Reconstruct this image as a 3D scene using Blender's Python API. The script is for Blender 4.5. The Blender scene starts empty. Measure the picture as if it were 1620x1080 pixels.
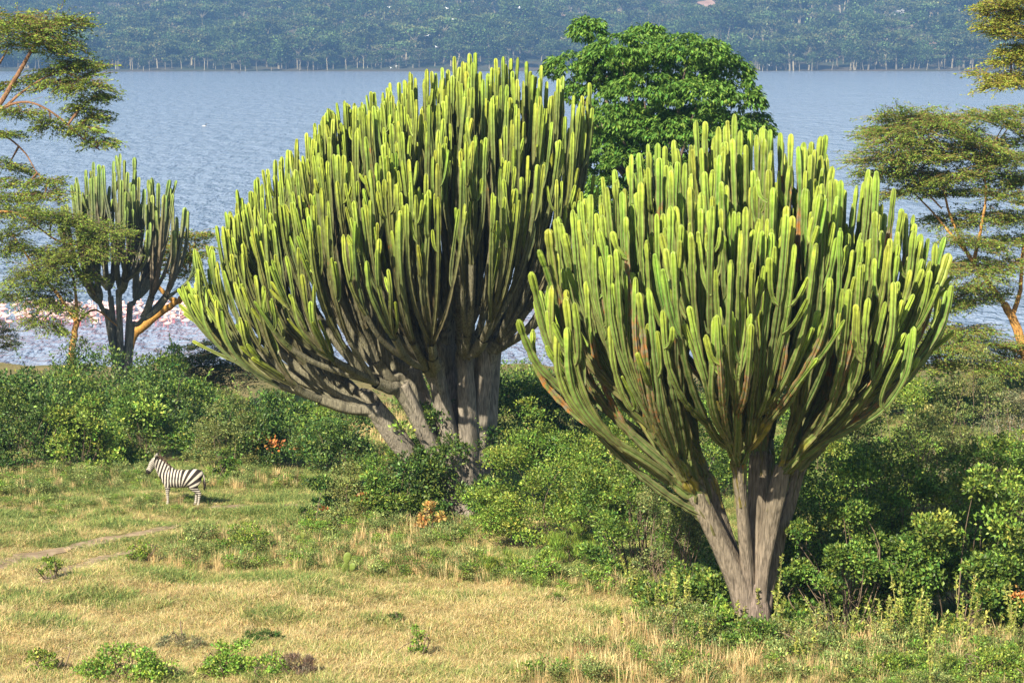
import bpy, math
import numpy as np
from mathutils import Vector

# ------------------------------------------------------------------ camera, sky, sun, exposure
sc = bpy.context.scene
F, CX, CY = 3400.0, 810.0, 540.0            # focal length and centre in photograph pixels (1620 x 1080)
PITCH = math.atan(468.0 / F)                # the true horizon lies at row 72
CAMZ = 25.0                                 # metres above the lake
cam_d = bpy.data.cameras.new("camera")
cam = bpy.data.objects.new("camera", cam_d)
sc.collection.objects.link(cam)
cam.location = (0, 0, CAMZ)
cam.rotation_euler = (math.pi / 2 - PITCH, 0, 0)
cam_d.sensor_width = 36.0
cam_d.lens = F / 1620.0 * 36.0
cam_d.clip_start = 0.5
cam_d.clip_end = 20000.0
sc.camera = cam

SUN_EL = math.radians(37)
SUN_AZ = math.radians(-151)                 # from +Y, clockwise: behind the camera, on the left
sun_dir = Vector((math.sin(SUN_AZ) * math.cos(SUN_EL), math.cos(SUN_AZ) * math.cos(SUN_EL), math.sin(SUN_EL)))
world = bpy.data.worlds.new("World")
sc.world = world
world.use_nodes = True
wn = world.node_tree
bg = wn.nodes["Background"]
sky = wn.nodes.new("ShaderNodeTexSky")
sky.sky_type = 'NISHITA'
sky.sun_disc = False
sky.sun_elevation = SUN_EL
sky.sun_rotation = SUN_AZ
sky.altitude = 1500
sky.air_density = 1.0
sky.dust_density = 2.0
wn.links.new(sky.outputs[0], bg.inputs[0])
bg.inputs[1].default_value = 0.08
sl = bpy.data.lights.new("sun", 'SUN')
sl.energy = 5.0
sl.angle = math.radians(0.8)
sl.color = (1.0, 0.92, 0.76)
sun = bpy.data.objects.new("sun", sl)
sc.collection.objects.link(sun)
sun.location = (-40, -40, 80)
sun.rotation_euler = sun_dir.to_track_quat('Z', 'Y').to_euler()
sc.view_settings.view_transform = 'Standard'
sc.view_settings.look = 'None'
sc.view_settings.exposure = 1.03
sc.view_settings.gamma = 1.0
cy = sc.cycles
cy.max_bounces = 6
cy.diffuse_bounces = 3
cy.glossy_bounces = 3
cy.transmission_bounces = 3
cy.volume_bounces = 0
cy.transparent_max_bounces = 6
cy.use_denoising = True
cy.use_adaptive_sampling = True
cy.adaptive_threshold = 0.01
cy.sample_clamp_indirect = 6.0

RNG = np.random.default_rng(11)

# ------------------------------------------------------------------ helpers
_ca, _sa = math.cos(PITCH), math.sin(PITCH)


def ray(u, v):
    x = (u - CX) / F
    y = -(v - CY) / F
    return np.array([x, _ca + y * _sa, -_sa + y * _ca])


def at(u, v, Y):
    d = ray(u, v)
    return np.array([0, 0, CAMZ]) + d * (Y / d[1])


_gy = np.array([-60, 0, 12, 25, 40, 50, 56, 68, 80, 95, 110, 140, 168, 200, 320.])
_gzv = np.array([24, 23.2, 19.3, 14.8, 11.2, 9.95, 9.6, 8.9, 8.1, 6.9, 5.6, 2.8, 0.0, -1.6, -5.])
_m = np.gradient(_gzv, _gy)


def gz(x, y):
    x = np.asarray(x, float)
    y = np.asarray(y, float)
    i = np.clip(np.searchsorted(_gy, y) - 1, 0, len(_gy) - 2)
    h = _gy[i + 1] - _gy[i]
    t = np.clip((y - _gy[i]) / h, 0, 1)
    z = ((2 * t**3 - 3 * t**2 + 1) * _gzv[i] + (t**3 - 2 * t**2 + t) * h * _m[i]
         + (-2 * t**3 + 3 * t**2) * _gzv[i + 1] + (t**3 - t**2) * h * _m[i + 1])
    z = z + 0.07 * np.sin(x * 0.9 + 1.3 * np.sin(y * 0.35)) + 0.06 * np.sin(y * 0.8 + x * 0.33) + 0.03 * np.sin(x * 2.3 - y * 1.7)
    return z


def ground(u, v):
    """the ground point seen at a photograph pixel"""
    lo, hi = 20.0, 300.0
    for _ in range(50):
        mid = (lo + hi) / 2
        p = at(u, v, mid)
        if p[2] > gz(p[0], p[1]):
            lo = mid
        else:
            hi = mid
    return at(u, v, lo)


def px_scale(Y, v=540):
    """pixels per metre at distance Y"""
    return F / (Y / ray(810, v)[1])


def new_mesh(name, V, Q=None, T=None, col=None, mat=None, smooth=False):
    V = np.ascontiguousarray(V, dtype=np.float32)
    nq = 0 if Q is None else len(Q)
    nt = 0 if T is None else len(T)
    me = bpy.data.meshes.new(name)
    me.vertices.add(len(V))
    me.vertices.foreach_set("co", V.ravel())
    loops = []
    if nq:
        loops.append(np.asarray(Q, dtype=np.int32).ravel())
    if nt:
        loops.append(np.asarray(T, dtype=np.int32).ravel())
    if loops:
        li = np.concatenate(loops)
        me.loops.add(len(li))
        me.loops.foreach_set("vertex_index", li)
        me.polygons.add(nq + nt)
        st = np.concatenate([np.arange(nq, dtype=np.int32) * 4, nq * 4 + np.arange(nt, dtype=np.int32) * 3])
        me.polygons.foreach_set("loop_start", st)
        me.polygons.foreach_set("use_smooth", np.full(nq + nt, smooth))
    if col is not None:
        col = np.asarray(col, dtype=np.float32)
        if col.shape[1] == 3:
            col = np.concatenate([col, np.ones((len(col), 1), np.float32)], 1)
        a = me.attributes.new("Col", 'FLOAT_COLOR', 'POINT')
        a.data.foreach_set("color", np.ascontiguousarray(col).ravel())
    me.update(calc_edges=True)
    if mat is not None:
        me.materials.append(mat)
    return me


def link(name, me, parent=None, loc=None, kind=None):
    o = bpy.data.objects.new(name, me)
    sc.collection.objects.link(o)
    if parent is not None:
        o.parent = parent
    if loc is not None:
        o.location = loc
    if kind:
        o["kind"] = kind
    return o


def tag(o, label, cat, group=None):
    o["label"] = label
    o["category"] = cat
    if group:
        o["group"] = group
    return o


def thing(name, label, cat, loc, group=None, rz=0.0):
    o = bpy.data.objects.new(name, None)
    sc.collection.objects.link(o)
    o.location = loc
    o.rotation_euler = (0, 0, rz)
    o.empty_display_size = 0.3
    return tag(o, label, cat, group)


class Geo:
    """collects vertices, quads, triangles and colours for one mesh"""

    def __init__(self):
        self.V, self.Q, self.T, self.C, self.n = [], [], [], [], 0

    def add(self, V, Q=None, T=None, C=None):
        V = np.asarray(V, float)
        if Q is not None and len(Q):
            self.Q.append(np.asarray(Q) + self.n)
        if T is not None and len(T):
            self.T.append(np.asarray(T) + self.n)
        self.V.append(V)
        C = np.asarray(C, float)
        if C.ndim == 1:
            C = np.tile(C, (len(V), 1))
        if C.shape[1] == 3:
            C = np.concatenate([C, np.ones((len(C), 1))], 1)
        self.C.append(C)
        self.n += len(V)

    def mesh(self, name, mat, smooth=False, off=None):
        V = np.concatenate(self.V)
        if off is not None:
            V = V - np.asarray(off)
        return new_mesh(name, V, np.concatenate(self.Q) if self.Q else None,
                        np.concatenate(self.T) if self.T else None, np.concatenate(self.C), mat, smooth)


def unit(a):
    return a / np.maximum(np.linalg.norm(a, axis=-1, keepdims=True), 1e-9)


def frames(P):
    t = np.gradient(P, axis=0)
    t = unit(t)
    ref = np.array([0.31, 0.95, 0.02]) if abs(t[0] @ np.array([0.31, 0.95, 0.02])) < 0.9 else np.array([1.0, 0, 0])
    n = np.zeros_like(P)
    b = ref - t[0] * (ref @ t[0])
    n[0] = b / np.linalg.norm(b)
    for i in range(1, len(P)):
        b = n[i - 1] - t[i] * (n[i - 1] @ t[i])
        n[i] = b / max(np.linalg.norm(b), 1e-9)
    return t, n, np.cross(t, n)


def tube(P, R, prof, phase=0.0):
    """sweep a radial profile (m values) along the points P; returns verts and quads"""
    P = np.asarray(P, float)
    R = np.broadcast_to(np.asarray(R, float), (len(P),))
    t, n, b = frames(P)
    m = len(prof)
    a = phase + np.arange(m) * 2 * np.pi / m
    ring = (np.cos(a) * prof)[None, :, None] * n[:, None, :] + (np.sin(a) * prof)[None, :, None] * b[:, None, :]
    V = P[:, None, :] + ring * R[:, None, None]
    k = len(P)
    i = np.arange(k - 1)[:, None] * m
    j = np.arange(m)[None, :]
    Q = np.stack([i + j, i + (j + 1) % m, i + m + (j + 1) % m, i + m + j], -1).reshape(-1, 4)
    return V.reshape(-1, 3), Q


def bez(p0, p1, p2, p3, n):
    t = np.linspace(0, 1, n)[:, None]
    return (1 - t)**3 * p0 + 3 * (1 - t)**2 * t * p1 + 3 * (1 - t) * t**2 * p2 + t**3 * p3


def spline(pts, n):
    """smooth curve through points (Catmull-Rom)"""
    pts = np.asarray(pts, float)
    P = np.vstack([2 * pts[0] - pts[1], pts, 2 * pts[-1] - pts[-2]])
    s = np.linspace(0, len(pts) - 1 - 1e-6, n)
    i = s.astype(int)
    t = (s - i)[:, None]
    a, b, c, d = P[i], P[i + 1], P[i + 2], P[i + 3]
    return 0.5 * (2 * b + (c - a) * t + (2 * a - 5 * b + 4 * c - d) * t**2 + (3 * b - a - 3 * c + d) * t**3)


def rand_dirs(n, rng):
    return unit(rng.normal(size=(n, 3)))


def leaves(P, axis, normal, L, W, col):
    """one pointed leaf (rhombus with a slight fold) for every row"""
    n = len(P)
    axis = unit(axis)
    side = unit(np.cross(axis, normal))
    nn = np.cross(side, axis)
    L = np.broadcast_to(np.asarray(L, float), (n,))[:, None]
    W = np.broadcast_to(np.asarray(W, float), (n,))[:, None]
    V = np.stack([P, P + axis * L * 0.45 + side * W * 0.5 + nn * W * 0.15, P + axis * L,
                  P + axis * L * 0.45 - side * W * 0.5 + nn * W * 0.15], 1)
    Q = np.arange(n * 4).reshape(n, 4)
    C = np.repeat(col, 4, axis=0)
    return V.reshape(-1, 3), Q, C


def jitter_cols(palette, n, rng, amt=0.34):
    pal = np.asarray(palette, float)
    c = pal[rng.integers(0, len(pal), n)]
    c = c * np.exp(amt * rng.normal(size=(n, 1)))
    c[:, 0] *= 1 + 0.12 * rng.normal(size=n)
    return np.clip(c, 0.004, 0.9)


# ------------------------------------------------------------------ materials
def nodes_of(name):
    m = bpy.data.materials.new(name)
    m.use_nodes = True
    return m, m.node_tree, m.node_tree.nodes, m.node_tree.links, m.node_tree.nodes["Principled BSDF"]


def mat_attr(name, rough=0.6, spec=0.3, noise=0.3, nscale=6.0, translucent=0.0, bump=0.0, stretch=(1, 1, 1), rnd=0.0, detail=4):
    m, nt, N, L, bs = nodes_of(name)
    at_ = N.new("ShaderNodeAttribute")
    at_.attribute_name = "Col"
    tc = N.new("ShaderNodeTexCoord")
    mp = N.new("ShaderNodeMapping")
    mp.inputs["Scale"].default_value = stretch
    L.new(tc.outputs["Object"], mp.inputs[0])
    nz = N.new("ShaderNodeTexNoise")
    nz.inputs["Scale"].default_value = nscale
    nz.inputs["Detail"].default_value = detail
    L.new(mp.outputs[0], nz.inputs["Vector"])
    mr = N.new("ShaderNodeMapRange")
    mr.inputs["From Min"].default_value = 0.3
    mr.inputs["From Max"].default_value = 0.7
    mr.inputs["To Min"].default_value = 1 - noise
    mr.inputs["To Max"].default_value = 1 + noise
    L.new(nz.outputs["Fac"], mr.inputs["Value"])
    mx = N.new("ShaderNodeVectorMath")
    mx.operation = 'SCALE'
    L.new(at_.outputs["Color"], mx.inputs[0])
    L.new(mr.outputs[0], mx.inputs["Scale"])
    out = mx.outputs[0]
    if rnd:
        oi = N.new("ShaderNodeObjectInfo")
        m2 = N.new("ShaderNodeMapRange")
        m2.inputs["To Min"].default_value = 1 - rnd
        m2.inputs["To Max"].default_value = 1 + rnd
        L.new(oi.outputs["Random"], m2.inputs["Value"])
        mx2 = N.new("ShaderNodeVectorMath")
        mx2.operation = 'SCALE'
        L.new(out, mx2.inputs[0])
        L.new(m2.outputs[0], mx2.inputs["Scale"])
        out = mx2.outputs[0]
    L.new(out, bs.inputs["Base Color"])
    bs.inputs["Roughness"].default_value = rough
    bs.inputs["Specular IOR Level"].default_value = spec
    if bump:
        bp = N.new("ShaderNodeBump")
        bp.inputs["Strength"].default_value = bump
        bp.inputs["Distance"].default_value = 0.03
        L.new(nz.outputs["Fac"], bp.inputs["Height"])
        L.new(bp.outputs[0], bs.inputs["Normal"])
    if translucent:
        tr = N.new("ShaderNodeBsdfTranslucent")
        L.new(out, tr.inputs["Color"])
        ms = N.new("ShaderNodeMixShader")
        ms.inputs[0].default_value = translucent
        L.new(bs.outputs[0], ms.inputs[1])
        L.new(tr.outputs[0], ms.inputs[2])
        L.new(ms.outputs[0], N["Material Output"].inputs["Surface"])
    return m


M_LEAF = mat_attr("leaf", rough=0.45, spec=0.35, noise=0.2, nscale=1.6, translucent=0.28)
M_FEATHER = mat_attr("acacia_leaf", rough=0.6, spec=0.2, noise=0.25, nscale=1.2, translucent=0.3)
M_GRASS = mat_attr("grass_blade", rough=0.6, spec=0.2, noise=0.1, translucent=0.25, rnd=0.28)
M_BARK = mat_attr("bark", rough=0.85, spec=0.15, noise=0.55, nscale=6, bump=1.0, stretch=(4.0, 4.0, 0.45), detail=9)
M_TWIG = mat_attr("twig", rough=0.85, spec=0.1, noise=0.3, nscale=8)
M_BIRD = mat_attr("plumage", rough=0.8, spec=0.1, noise=0.12, nscale=9)
M_COAT = mat_attr("animal_coat", rough=0.7, spec=0.2, noise=0.08, nscale=14)
M_PAD = mat_attr("cactus_pad", rough=0.5, spec=0.3, noise=0.2, nscale=18)
M_WOOD = mat_attr("far_foliage", rough=0.8, spec=0.1, noise=0.3, nscale=0.15, translucent=0.15, rnd=0.35)


def mat_succulent(name, orange=0.5):
    """ribbed succulent skin: attribute colour, blotches of orange and grey scar tissue (alpha says how many)"""
    m, nt, N, L, bs = nodes_of(name)
    a = N.new("ShaderNodeAttribute")
    a.attribute_name = "Col"
    tc = N.new("ShaderNodeTexCoord")
    mp = N.new("ShaderNodeMapping")
    mp.inputs["Scale"].default_value = (2.2, 2.2, 0.8)
    L.new(tc.outputs["Object"], mp.inputs[0])
    n1 = N.new("ShaderNodeTexNoise")
    n1.inputs["Scale"].default_value = 3.6
    n1.inputs["Detail"].default_value = 7
    n1.inputs["Roughness"].default_value = 0.7
    L.new(mp.outputs[0], n1.inputs["Vector"])
    n2 = N.new("ShaderNodeTexNoise")
    n2.inputs["Scale"].default_value = 7.0
    n2.inputs["Detail"].default_value = 5
    L.new(tc.outputs["Object"], n2.inputs["Vector"])
    mr = N.new("ShaderNodeMapRange")
    mr.inputs["From Min"].default_value = 0.3
    mr.inputs["From Max"].default_value = 0.7
    mr.inputs["To Min"].default_value = 0.75
    mr.inputs["To Max"].default_value = 1.22
    L.new(n2.outputs["Fac"], mr.inputs["Value"])
    sc1 = N.new("ShaderNodeVectorMath")
    sc1.operation = 'SCALE'
    L.new(a.outputs["Color"], sc1.inputs[0])
    L.new(mr.outputs[0], sc1.inputs["Scale"])
    # scar tissue
    ad = N.new("ShaderNodeMath")
    ad.operation = 'ADD'
    L.new(n1.outputs["Fac"], ad.inputs[0])
    L.new(a.outputs["Alpha"], ad.inputs[1])
    st = N.new("ShaderNodeMapRange")
    st.interpolation_type = 'SMOOTHSTEP'
    st.inputs["From Min"].default_value = 0.95
    st.inputs["From Max"].default_value = 1.05
    st.inputs["To Max"].default_value = 0.9
    L.new(ad.outputs[0], st.inputs["Value"])
    rp = N.new("ShaderNodeValToRGB")
    rp.color_ramp.elements[0].color = (0.36, 0.15, 0.035, 1)
    rp.color_ramp.elements[0].position = 0.35
    rp.color_ramp.elements[1].color = (0.19, 0.16, 0.11, 1)
    rp.color_ramp.elements[1].position = 0.62
    L.new(n2.outputs["Fac"], rp.inputs[0])
    mix = N.new("ShaderNodeMix")
    mix.data_type = 'RGBA'
    L.new(st.outputs[0], mix.inputs[0])
    L.new(sc1.outputs[0], mix.inputs[6])
    L.new(rp.outputs[0], mix.inputs[7])
    L.new(mix.outputs[2], bs.inputs["Base Color"])
    bs.inputs["Roughness"].default_value = 0.5
    bs.inputs["Specular IOR Level"].default_value = 0.3
    bp = N.new("ShaderNodeBump")
    bp.inputs["Strength"].default_value = 0.35
    bp.inputs["Distance"].default_value = 0.02
    L.new(n2.outputs["Fac"], bp.inputs["Height"])
    L.new(bp.outputs[0], bs.inputs["Normal"])
    return m


M_SUCC = mat_succulent("succulent_skin")


def mat_ground():
    m, nt, N, L, bs = nodes_of("savanna_soil")
    tc = N.new("ShaderNodeTexCoord")
    n1 = N.new("ShaderNodeTexNoise")
    n1.inputs["Scale"].default_value = 0.35
    n1.inputs["Detail"].default_value = 5
    n2 = N.new("ShaderNodeTexNoise")
    n2.inputs["Scale"].default_value = 6.0
    n2.inputs["Detail"].default_value = 6
    L.new(tc.outputs["Object"], n1.inputs["Vector"])
    L.new(tc.outputs["Object"], n2.inputs["Vector"])
    r1 = N.new("ShaderNodeValToRGB")
    e = r1.color_ramp.elements
    e[0].position, e[0].color = 0.35, (0.17, 0.17, 0.06, 1)
    e[1].position, e[1].color = 0.62, (0.30, 0.24, 0.11, 1)
    L.new(n1.outputs["Fac"], r1.inputs[0])
    r2 = N.new("ShaderNodeValToRGB")
    e = r2.color_ramp.elements
    e[0].position, e[0].color = 0.3, (0.55, 0.5, 0.45, 1)
    e[1].position, e[1].color = 0.7, (1.2, 1.2, 1.1, 1)
    L.new(n2.outputs["Fac"], r2.inputs[0])
    mx = N.new("ShaderNodeMix")
    mx.data_type = 'RGBA'
    mx.blend_type = 'MULTIPLY'
    mx.inputs[0].default_value = 1
    L.new(r1.outputs[0], mx.inputs[6])
    L.new(r2.outputs[0], mx.inputs[7])
    L.new(mx.outputs[2], bs.inputs["Base Color"])
    bs.inputs["Roughness"].default_value = 0.95
    bs.inputs["Specular IOR Level"].default_value = 0.1
    bp = N.new("ShaderNodeBump")
    bp.inputs["Strength"].default_value = 0.8
    bp.inputs["Distance"].default_value = 0.08
    L.new(n2.outputs["Fac"], bp.inputs["Height"])
    L.new(bp.outputs[0], bs.inputs["Normal"])
    return m


def mat_noise(name, c0, c1, scale, rough=0.9, bump=0.5, dist=0.05):
    m, nt, N, L, bs = nodes_of(name)
    tc = N.new("ShaderNodeTexCoord")
    n1 = N.new("ShaderNodeTexNoise")
    n1.inputs["Scale"].default_value = scale
    n1.inputs["Detail"].default_value = 7
    L.new(tc.outputs["Object"], n1.inputs["Vector"])
    r1 = N.new("ShaderNodeValToRGB")
    e = r1.color_ramp.elements
    e[0].position, e[0].color = 0.35, (*c0, 1)
    e[1].position, e[1].color = 0.65, (*c1, 1)
    L.new(n1.outputs["Fac"], r1.inputs[0])
    L.new(r1.outputs[0], bs.inputs["Base Color"])
    bs.inputs["Roughness"].default_value = rough
    bs.inputs["Specular IOR Level"].default_value = 0.15
    bp = N.new("ShaderNodeBump")
    bp.inputs["Strength"].default_value = bump
    bp.inputs["Distance"].default_value = dist
    L.new(n1.outputs["Fac"], bp.inputs["Height"])
    L.new(bp.outputs[0], bs.inputs["Normal"])
    return m


def mat_water():
    m, nt, N, L, bs = nodes_of("lake_water")
    tc = N.new("ShaderNodeTexCoord")

    def wave(sx, sy, detail, dist, prev):
        mp = N.new("ShaderNodeMapping")
        mp.inputs["Scale"].default_value = (sx, sy, 1.0)
        L.new(tc.outputs["Object"], mp.inputs[0])
        nz = N.new("ShaderNodeTexNoise")
        nz.inputs["Scale"].default_value = 1.0
        nz.inputs["Detail"].default_value = detail
        nz.inputs["Roughness"].default_value = 0.6
        L.new(mp.outputs[0], nz.inputs["Vector"])
        bp = N.new("ShaderNodeBump")
        bp.inputs["Strength"].default_value = 1.0
        bp.inputs["Distance"].default_value = dist
        L.new(nz.outputs["Fac"], bp.inputs["Height"])
        if prev is not None:
            L.new(prev.outputs[0], bp.inputs["Normal"])
        return bp
    b1 = wave(0.03, 0.012, 3, 4.0, None)
    b2 = wave(0.24, 0.075, 4, 4.5, b1)
    b3 = wave(0.9, 0.6, 3, 0.6, b2)
    L.new(b3.outputs[0], bs.inputs["Normal"])
    bs.inputs["Base Color"].default_value = (0.27, 0.33, 0.43, 1)
    bs.inputs["Roughness"].default_value = 0.15
    bs.inputs["IOR"].default_value = 1.33
    bs.inputs["Specular IOR Level"].default_value = 0.5
    return m


M_GROUND = mat_ground()
M_PATH = mat_noise("bare_track_soil", (0.24, 0.17, 0.10), (0.42, 0.31, 0.20), 3.0)
M_WATER = mat_water()
M_HILL = mat_noise("hill_soil", (0.045, 0.06, 0.03), (0.12, 0.095, 0.065), 0.018, dist=0.5)
M_BARE = mat_noise("bare_red_earth", (0.30, 0.17, 0.12), (0.46, 0.30, 0.24), 0.08)
M_ROAD = mat_noise("pale_gravel", (0.42, 0.40, 0.36), (0.6, 0.58, 0.54), 0.1)


def grid_mesh(name, xs, ys, zf, mat, smooth=True):
    X, Y = np.meshgrid(xs, ys)
    Z = zf(X, Y)
    V = np.stack([X, Y, Z], -1).reshape(-1, 3)
    nx = len(xs)
    i = np.arange(len(ys) - 1)[:, None] * nx
    j = np.arange(nx - 1)[None, :]
    Q = np.stack([i + j, i + j + 1, i + nx + j + 1, i + nx + j], -1).reshape(-1, 4)
    return new_mesh(name, V, Q, mat=mat, smooth=smooth)


# ------------------------------------------------------------------ the setting: ground, lake, far hills
xs = np.concatenate([np.linspace(-320, -45, 40), np.linspace(-44, 44, 130), np.linspace(45, 320, 40)])
ys = np.concatenate([np.linspace(-60, 44, 40), np.linspace(45, 110, 120), np.linspace(111, 320, 90)])
link("ground", grid_mesh("ground", xs, ys, gz, M_GROUND), kind="structure")

lk = new_mesh("lake", [(-2200, 120, 0), (2200, 120, 0), (2200, 2320, 0), (-2200, 2320, 0)], Q=[(0, 1, 2, 3)], mat=M_WATER)
link("lake", lk, kind="structure")

SHORE = 2100.0


def hz(x, y):
    x = np.asarray(x, float)
    y = np.asarray(y, float)
    d = y - SHORE - 14 * np.sin(x * 0.006 + 0.7) - 6 * np.sin(x * 0.021)
    base = np.where(d < 25, d * 0.07, 1.75 + (d - 25) * (0.125 + 0.02 * np.sin(x * 0.004 + 1.0)))
    und = np.clip(d / 200, 0, 1) * (7 * np.sin(x * 0.011 + y * 0.004) + 5 * np.sin(x * 0.027 - y * 0.013) + 3 * np.sin(y * 0.03 + x * 0.008))
    return np.clip(base, -8, 118 + 0.02 * (d - 900)) + und


link("hill", grid_mesh("hill", np.linspace(-1500, 1500, 180), np.linspace(2060, 3600, 150), hz, M_HILL), kind="structure")


def hill_point(u, v):
    lo, hi = 2060.0, 3500.0
    for _ in range(40):
        mid = (lo + hi) / 2
        p = at(u, v, mid)
        if p[2] > hz(p[0], p[1]):
            lo = mid
        else:
            hi = mid
    return at(u, v, lo)


def hill_patch(name, poly, mat, lift=0.5):
    """a sheet of bare ground that follows the hillside, outlined by photograph pixels"""
    poly = np.asarray([hill_point(u, v)[:2] for u, v in poly])
    c = poly.mean(0)
    V, Q = [], []
    n = len(poly)
    for s in np.linspace(0.05, 1, 7):
        for p in poly:
            q = c + (p - c) * s
            V.append((q[0], q[1], float(hz(q[0], q[1])) + lift))
    Q = [(r * n + j, r * n + (j + 1) % n, (r + 1) * n + (j + 1) % n, (r + 1) * n + j) for r in range(6) for j in range(n)]
    o = link(name, new_mesh(name, V, Q=Q, mat=mat, smooth=True), kind="structure")
    return o


BARE = [
    [(1445, 78), (1460, 66), (1478, 62), (1494, 72), (1480, 84), (1456, 84)],
    [(1505, 78), (1512, 68), (1528, 68), (1530, 78), (1515, 82)],
    [(1570, 75), (1585, 62), (1600, 62), (1610, 78), (1590, 84)],
    [(1352, 92), (1370, 89), (1390, 92), (1372, 96)],
    [(1310, 91), (1325, 88), (1334, 91), (1320, 94)],
    [(1100, 4), (1130, 0), (1160, 3), (1150, 16), (1128, 18)],
    [(872, 28), (890, 23), (924, 24), (920, 31), (890, 33)],
    [(136, 22), (150, 17), (160, 24), (150, 32), (138, 30)],
    [(1500, 12), (1540, 6), (1570, 14), (1530, 20), (1500, 22)],
]
for b in BARE:
    hill_patch("bare_earth", b, M_BARE)
hill_patch("gravel_road", [(1390, 31), (1405, 24), (1418, 18), (1425, 15), (1466, 13), (1470, 16), (1440, 21), (1418, 25), (1402, 34)], M_ROAD, 1.2)

# wheel tracks worn into the grass
def track(pix, w0, w1):
    P = np.array([ground(u, v)[:2] for u, v in pix])
    P = spline(np.column_stack([P, np.zeros(len(P))]), 60)[:, :2]
    t = unit(np.gradient(P, axis=0))
    nrm = np.column_stack([-t[:, 1], t[:, 0]])
    k = np.linspace(0, 1, 60)
    wob = 0.75 + 0.25 * np.sin(k * 23) + 0.2 * np.sin(k * 57 + 1)
    w = (w0 + (w1 - w0) * k) * wob * np.clip(np.minimum(k / 0.15, (1 - k) / 0.3), 0.04, 1) ** 0.7
    V = []
    for s in (-1, -0.5, 0, 0.5, 1):
        q = P + nrm * (w * s)[:, None] * 0.5
        V.append(np.column_stack([q, gz(q[:, 0], q[:, 1]) + 0.02]))
    V = np.concatenate(V)
    Q = [(a * 60 + i, a * 60 + i + 1, (a + 1) * 60 + i + 1, (a + 1) * 60 + i) for a in range(4) for i in range(59)]
    link("path", new_mesh("path", V, Q=Q, mat=M_PATH, smooth=True), kind="structure")
    return P, w


TRACKS = [track([(-40, 905), (0, 894), (50, 880), (110, 866), (170, 853), (240, 840), (310, 826)], 1.25, 0.85),
          track([(70, 922), (105, 905), (150, 888), (187, 877), (250, 862)], 1.35, 0.6),
          track([(330, 803), (380, 802), (430, 801), (480, 801)], 0.9, 1.3)]


# ------------------------------------------------------------------ candelabra euphorbias
def ribs(nr, valley, fine):
    if fine:
        return np.tile([1.0, 0.76, valley, 0.76], nr), np.tile([1.0, 0.22, 0.0, 0.22], nr)
    return np.tile([1.0, valley], nr), np.tile([0.55, 0.0], nr)


STEM_C = {
    "bright": ((0.35, 0.46, 0.055), (0.20, 0.315, 0.050), (0.165, 0.245, 0.055), (0.155, 0.20, 0.065)),
    "olive": ((0.35, 0.44, 0.048), (0.175, 0.245, 0.042), (0.125, 0.155, 0.046), (0.135, 0.13, 0.072)),
    "dull": ((0.27, 0.37, 0.08), (0.18, 0.24, 0.075), (0.165, 0.175, 0.10), (0.19, 0.17, 0.13)),
}


def stem_geo(g, P, r, kind, rng, fine, tipped=True, seg=0.55, scar=0.3, grow=None, nr=None):
    """one ribbed stem with segment waists and a rounded tip"""
    seglen = np.linalg.norm(np.diff(P, axis=0), axis=1)
    s = np.concatenate([[0], np.cumsum(seglen)])
    tot = s[-1]
    d = tot - s
    nr = nr or int(rng.integers(4, 6))
    prof, ridge = ribs(nr, 0.40, fine)
    ph = rng.uniform(0, 6.28)
    seg = rng.uniform(0.4, 0.8)
    pulse = np.abs(np.sin(np.pi * (d / seg + 0.12 * np.sin(d * 3.1 + ph)))) ** 0.55
    waist = 0.66 + 0.40 * pulse
    waist = waist + 0.03 * rng.normal(size=len(d))
    R = r * waist * (1 + 0.15 * np.clip(d / 4, 0, 1))
    if tipped:
        q = np.clip(d / (1.15 * r), 0, 1)
        R = R * np.sqrt(np.clip(1 - (1 - q) ** 2.2, 0.0004, 1))
    V, Q = tube(P, R, prof, ph)
    c = STEM_C[kind]
    x = np.array([0.0, 0.15, 0.7, 2.0, 4.6])
    cc = np.array([c[0], c[0], c[1], c[2], c[3]])
    dd = d * rng.uniform(0.75, 1.35) + (0 if tipped else 3.0)
    col = np.stack([np.interp(dd, x, cc[:, k]) for k in range(3)], -1)
    col = col * (0.55 + 0.45 * np.clip(pulse * 1.4, 0, 1))[:, None] * (1 + 0.10 * rng.normal()) * np.array([1 + 0.08 * rng.normal(), 1, 1])
    if not tipped:                                # yellow lichen crusts on the old wood
        ln_ = np.convolve(rng.normal(size=len(d) + 6), np.ones(7) / 2.6, 'valid')
        lw = np.clip((ln_ - 0.75) * 1.2, 0, 0.75)[:, None]
        col = col * (1 - lw) + np.array([0.40, 0.31, 0.035]) * lw
    rc = np.array([0.13, 0.095, 0.045])
    fr = ridge[None, :, None] * np.clip(dd / 0.7, 0.55, 1.0)[:, None, None] * 0.85
    C = col[:, None, :] * (1 - fr) + rc * fr
    sc_ = np.clip(scar * np.interp(dd, [0, 0.5, 1.5, 5], [0, 0.3, 1, 0.8]), 0, 0.6)
    A = np.broadcast_to(sc_[:, None, None], C.shape[:2] + (1,))
    g.add(V, Q, None, np.concatenate([np.clip(C, 0.01, 0.9), A], -1).reshape(-1, 4))


def limb_geo(g, P, R, rng, c0, c1, nr=5, lump=0.06):
    prof = np.tile([1.0, 0.93, 0.84, 0.93], nr)
    k = len(P)
    R = R * (1 + lump * np.convolve(rng.normal(size=k + 4), np.ones(5) / 2.2, 'valid'))
    V, Q = tube(P, R, prof, rng.uniform(0, 6))
    t = np.linspace(0, 1, k)[:, None]
    C = np.asarray(c0) * (1 - t) + np.asarray(c1) * t
    C = C[:, None, :] * (0.8 + 0.2 * prof[None, :, None]) * (1 + 0.10 * rng.normal(size=(k, 1, 1)))
    g.add(V, Q, None, np.clip(C, 0.01, 0.8).reshape(-1, 3))


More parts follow.
